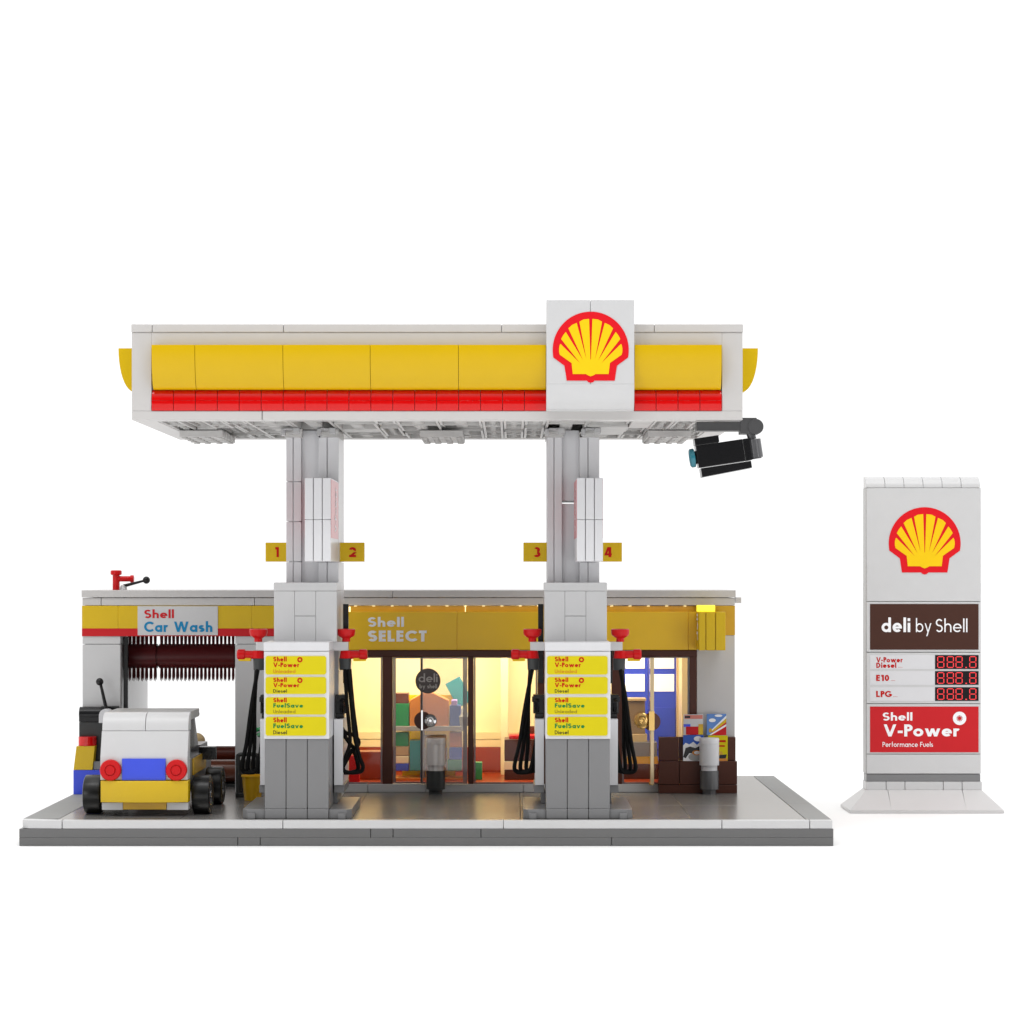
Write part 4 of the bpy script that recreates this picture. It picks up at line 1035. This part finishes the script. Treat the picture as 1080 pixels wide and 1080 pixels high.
# security camera under the right corner
sy_ = -.9
se = thing('security_camera', (X(765, sy_), sy_+.3, 17.5), 'black security camera with teal lens hanging from the right corner of the canopy', 'camera')
q = MB(); q.box(X(735, sy_), X(783, sy_), sy_, sy_+.9, Z(454.3, sy_), zb0-.004)
q.box(X(781, sy_), X(798, sy_), sy_-.05, sy_+.95, Z(457.5, sy_), Z(440.6, sy_)); q.cyl((X(797, sy_), sy_-.08, Z(450, sy_)), (X(797, sy_), sy_+.98, Z(450, sy_)), .36, n=24)
q.build('bracket', 'sgrey', se)
q = MB(); c0 = Vector((X(763, sy_), sy_+.35, Z(478, sy_)))
def R_(mb): return mb.xform(Matrix.Translation(c0) @ Matrix.Rotation(math.radians(-8.5), 4, 'Y'))
q.box(-1.23, .95, -.46, .46, -.50, .52); q.box(.98, 1.28, -.42, .42, -.50, .52); q.box(-1.28, -1.2, -.3, .3, -.3, .3)
R_(q).build('body', 'black', se)
q = MB(); q.box(-1.25, -.12, -.5, .5, .54, .86); R_(q).build('top_block', 'black', se)
q = MB(); q.prism([(-1.15, -.54), (1.2, -.54), (1.2, -.86), (-1.15, -.96)], 'y', -.5, .5); R_(q).build('lower_block', 'black', se)
q = MB(); q.lathe((-1.28, 0, 0), [(.3, 0), (.44, .05), (.44, .22), (.38, .27), (.3, .22), (.05, .2)], d=(-1, 0, 0), n=28); R_(q).build('lens', 'lens', se, bevel=0)
q = MB(); q.cyl((1.50, 0, -.42), (1.50, 0, .44), .34, n=28); q.cyl((1.50, 0, -.47), (1.50, 0, -.42), .26, n=28); q.cyl((1.46, 0, .44), (1.40, 0, .8), .2, n=16)
R_(q).build('swivel', 'steel', se, bevel=.02)

# ------------------------------------------------------------------ price sign
PY = 15.9
pm = thing('price_sign', (X(974.3, PY), PY+.6, 0.012), 'tall white price sign with scallop emblem and red digit displays on a flared base', 'sign')
x0, x1 = X(914, PY), X(1034.6, PY); cxp = (x0+x1)/2; wp = (x1-x0)/2
q = MB()
zt_ = Z(833.2, PY); Yf, Yb = 14.65, 18.15
bx0, bx1 = X(896.5, Yf), X(1059.3, Yf)
ys = [Yf, Yb]; y2 = [PY-.02, PY+1.12]
cuts = [0, .25, .75, 1]
# lip
q.prism([(bx0, Yf), (bx1, Yf), (bx1, Yb), (bx0, Yb)], 'z', .012, .14)
for i in range(3):
    f0, f1 = cuts[i], cuts[i+1]; g_ = .012
    t0, t1 = (x0-.05)+(x1-x0+.1)*((0, .19, .83)[i]), (x0-.05)+(x1-x0+.1)*((.19, .83, 1)[i])
    b0 = bx0 if i == 0 else t0+(-.02); b1 = bx1 if i == 2 else t1+.02
    b0 += g_ if i else 0; t0 += g_ if i else 0; b1 -= g_ if i < 2 else 0; t1 -= g_ if i < 2 else 0
    vs = [(b0, Yf, .145), (b1, Yf, .145), (b1, Yb, .145), (b0, Yb, .145), (t0, y2[0], zt_), (t1, y2[0], zt_), (t1, y2[1], zt_), (t0, y2[1], zt_)]
    q.add(vs, [(0, 3, 2, 1), (4, 5, 6, 7), (0, 1, 5, 4), (1, 2, 6, 5), (2, 3, 7, 6), (3, 0, 4, 7)])
q.build('flared_base', plastic('pale_base_plastic', (.63, .62, .62), .3), pm, bevel=.015)
q = MB(); q.grid(x0-.03, x1+.05, PY-.02, PY+1.12, zt_+.005, Z(824.4, PY), xc=[x0+(x1-x0)*k for k in (.17, .335, .67, .835)]); q.build('plinth', 'white', pm)
q = MB(); q.box(x0, x1-.02, PY+.03, PY+1.05, Z(824.2, PY), Z(816.6, PY)); q.build('grey_band', 'mgrey', pm)
q = MB(); q.box(x0-.02, x1+.01, PY+.1, PY+1.1, Z(816.3, PY), Z(514.5, PY))
q.build('core', 'lgrey', pm)
def pan(nm, a, b, m='white'):
    q = MB(); q.box(x0, x1, PY, PY+.098, Z(b, PY)+.012, Z(a, PY)-.012); return q.build(nm, m, pm, bevel=.02)
pan('blank_panel', 795.5, 816.2)
e1 = pan('emblem_panel', 514.5, 634.3)
e2 = pan('sub_sign_panel', 634.6, 687.8); e3 = pan('price_panel', 688.2, 742); e4 = pan('fuel_panel', 742.3, 795.2)
q = MB(); st_ = (x1-x0)/6
for i in range(6):
    a, c = x0+i*st_-.03+.01, x0+(i+1)*st_-.03-.01; pts = [(PY+1.0, Z(514.3, PY)), (PY+.02, Z(514.3, PY))]
    for k in range(8):
        t = k/7*PI/2; pts.append((PY+.02+.75*(1-math.cos(t)), Z(513.8, PY)+(Z(502, PY)-Z(513.8, PY))*math.sin(t)))
    pts.append((PY+1.0, Z(502, PY))); q.prism(pts, 'x', a, c)
q.build('crest_slopes', 'white', pm, bevel=.01)
scallop(e1, X(975.2, PY), Z(570.5, PY), PY-.003, X(1013, PY)-X(937, PY))
px0, px1 = X(917.6, PY), X(1032, PY)
yp = PY-.02
q = MB(); q.box(px0, px1, yp, PY-.002, Z(685.2, PY), Z(637, PY)); s1 = q.build('brown_print', 'sbrown', e2, bevel=0)
q = MB(); text(q, 'deli', (X(929.8, yp), yp, Z(666.7, yp)), Z(651.8, yp)-Z(666.7, yp), .185, .11, width=X(960, yp)-X(929.8, yp)); q.build('lettering', 'txt_white', e2, bevel=0, smooth=False); q = MB()
text(q, 'by', (X(966, yp), yp, Z(666.7, yp)), Z(652.4, yp)-Z(666.7, yp), .105, .12, width=X(982.3, yp)-X(966, yp))
text(q, 'Shell', (X(987, yp), yp, Z(666.7, yp)), Z(652.8, yp)-Z(666.7, yp), .105, .12, width=X(1020.3, yp)-X(987, yp))
q.build('lettering', 'txt_white', e2, bevel=0, smooth=False)
q = MB(); q.box(px0, px1, yp, PY-.002, Z(793.4, PY), Z(745.2, PY)); q.build('red_print', 'redd', e4, bevel=0)
q = MB()
text(q, 'Shell', (X(931, yp), yp, Z(760, yp)), Z(751.5, yp)-Z(760, yp), .185, .11, width=X(962.2, yp)-X(931, yp)); q.build('lettering', 'txt_white', e4, bevel=0, smooth=False); q = MB()
text(q, 'V-Power', (X(932, yp), yp, Z(776.7, yp)), Z(764, yp)-Z(776.7, yp), .20, .10, width=X(1013, yp)-X(932, yp)); q.build('lettering', 'txt_white', e4, bevel=0, smooth=False); q = MB()
text(q, 'Performance Fuels', (X(930.8, yp), yp, Z(787.7, yp)), Z(782.5, yp)-Z(787.7, yp), .13, .11, width=X(984, yp)-X(930.8, yp))
q.build('lettering', 'txt_white', e4, bevel=0, smooth=False)
q = MB(); spark(q, X(1012, yp), Z(757.6, yp), yp-.012, .36)
for k in range(10):
    t = 2*PI*k/10; c = Vector((X(1012, yp), yp-.013, Z(757.6, yp))); d = Vector((math.cos(t), 0, math.sin(t))); p = Vector((-d.z, 0, d.x))
    q.add([c+d*.10+p*.02, c+d*.10-p*.02, c+d*.20], [(0, 1, 2)])
q.build('spark_mark', 'txt_white', e4, bevel=0, smooth=False)
rows = [(690.9, 705.6, ('V-Power', 'Diesel')), (707.8, 722.3, ('E10',)), (724.8, 739.2, ('LPG',))]
for (a, b_, tx) in rows:
    q = MB(); q.box(px0, X(986, PY)-.01, PY-.012, PY-.002, Z(b_, PY), Z(a, PY)); rp = q.build('row_panel', 'panel', e3, bevel=0)
    q = MB(); q.box(X(986.2, PY), px1, yp, PY-.002, Z(b_, PY), Z(a, PY)); q.build('display', 'screen', e3, bevel=0)
    q = MB(); yt = PY-.014
    if len(tx) == 2:
        text(q, tx[0], (X(924.2, yt), yt, Z(698.6, yt)), .28, .215, .10, width=X(952.5, yt)-X(924.2, yt)); text(q, tx[1], (X(924.2, yt), yt, Z(704.4, yt)), .28, .215, .10, width=X(945.3, yt)-X(924.2, yt))
        dx = 947.5; dz = 704
    else:
        wd = 13.8 if tx[0] == 'E10' else 16.2
        text(q, tx[0], (X(924, yt), yt, Z((a+b_)/2+3.2, yt)), .33, .235, .10, width=X(924+wd, yt)-X(924, yt)); dx = 924+wd+2; dz = (a+b_)/2+3
    for k in range(4): q.box(X(dx+k*1.2, yt), X(dx+k*1.2+.6, yt), yt-.005, yt-.001, Z(dz, yt), Z(dz-.5, yt))
    q.build('lettering', 'txt_red', e3, bevel=0, smooth=False)
    q = MB(); H = Z(a, yp)-Z(b_, yp)
    for px in (992.2, 1002.3, 1011.5, 1026):
        xx = X(px, yp); hw_ = .165; t = .045; zc = (Z(a, yp)+Z(b_, yp))/2; hh = H*.40
        for (ax, az, bx_, bz_) in ((-1, 1, 1, 1), (-1, 0, 1, 0), (-1, -1, 1, -1)):
            q.box(xx-hw_+.03, xx+hw_-.03, yp-.01, yp-.001, zc+az*hh-t/2-(.01*az), zc+az*hh+t/2-(.01*az))
        for sx in (-1, 1):
            for sz in (-1, 1):
                q.box(xx+sx*hw_-t/2, xx+sx*hw_+t/2, yp-.011, yp-.002, min(zc+sz*.04, zc+sz*(hh-.03)), max(zc+sz*.04, zc+sz*(hh-.03)))
    q.box(X(1018.2, yp), X(1019.8, yp), yp-.01, yp-.001, Z(b_, yp)+.05, Z(b_, yp)+.11)
    q.build('digits', 'seg', e3, bevel=0, smooth=False)
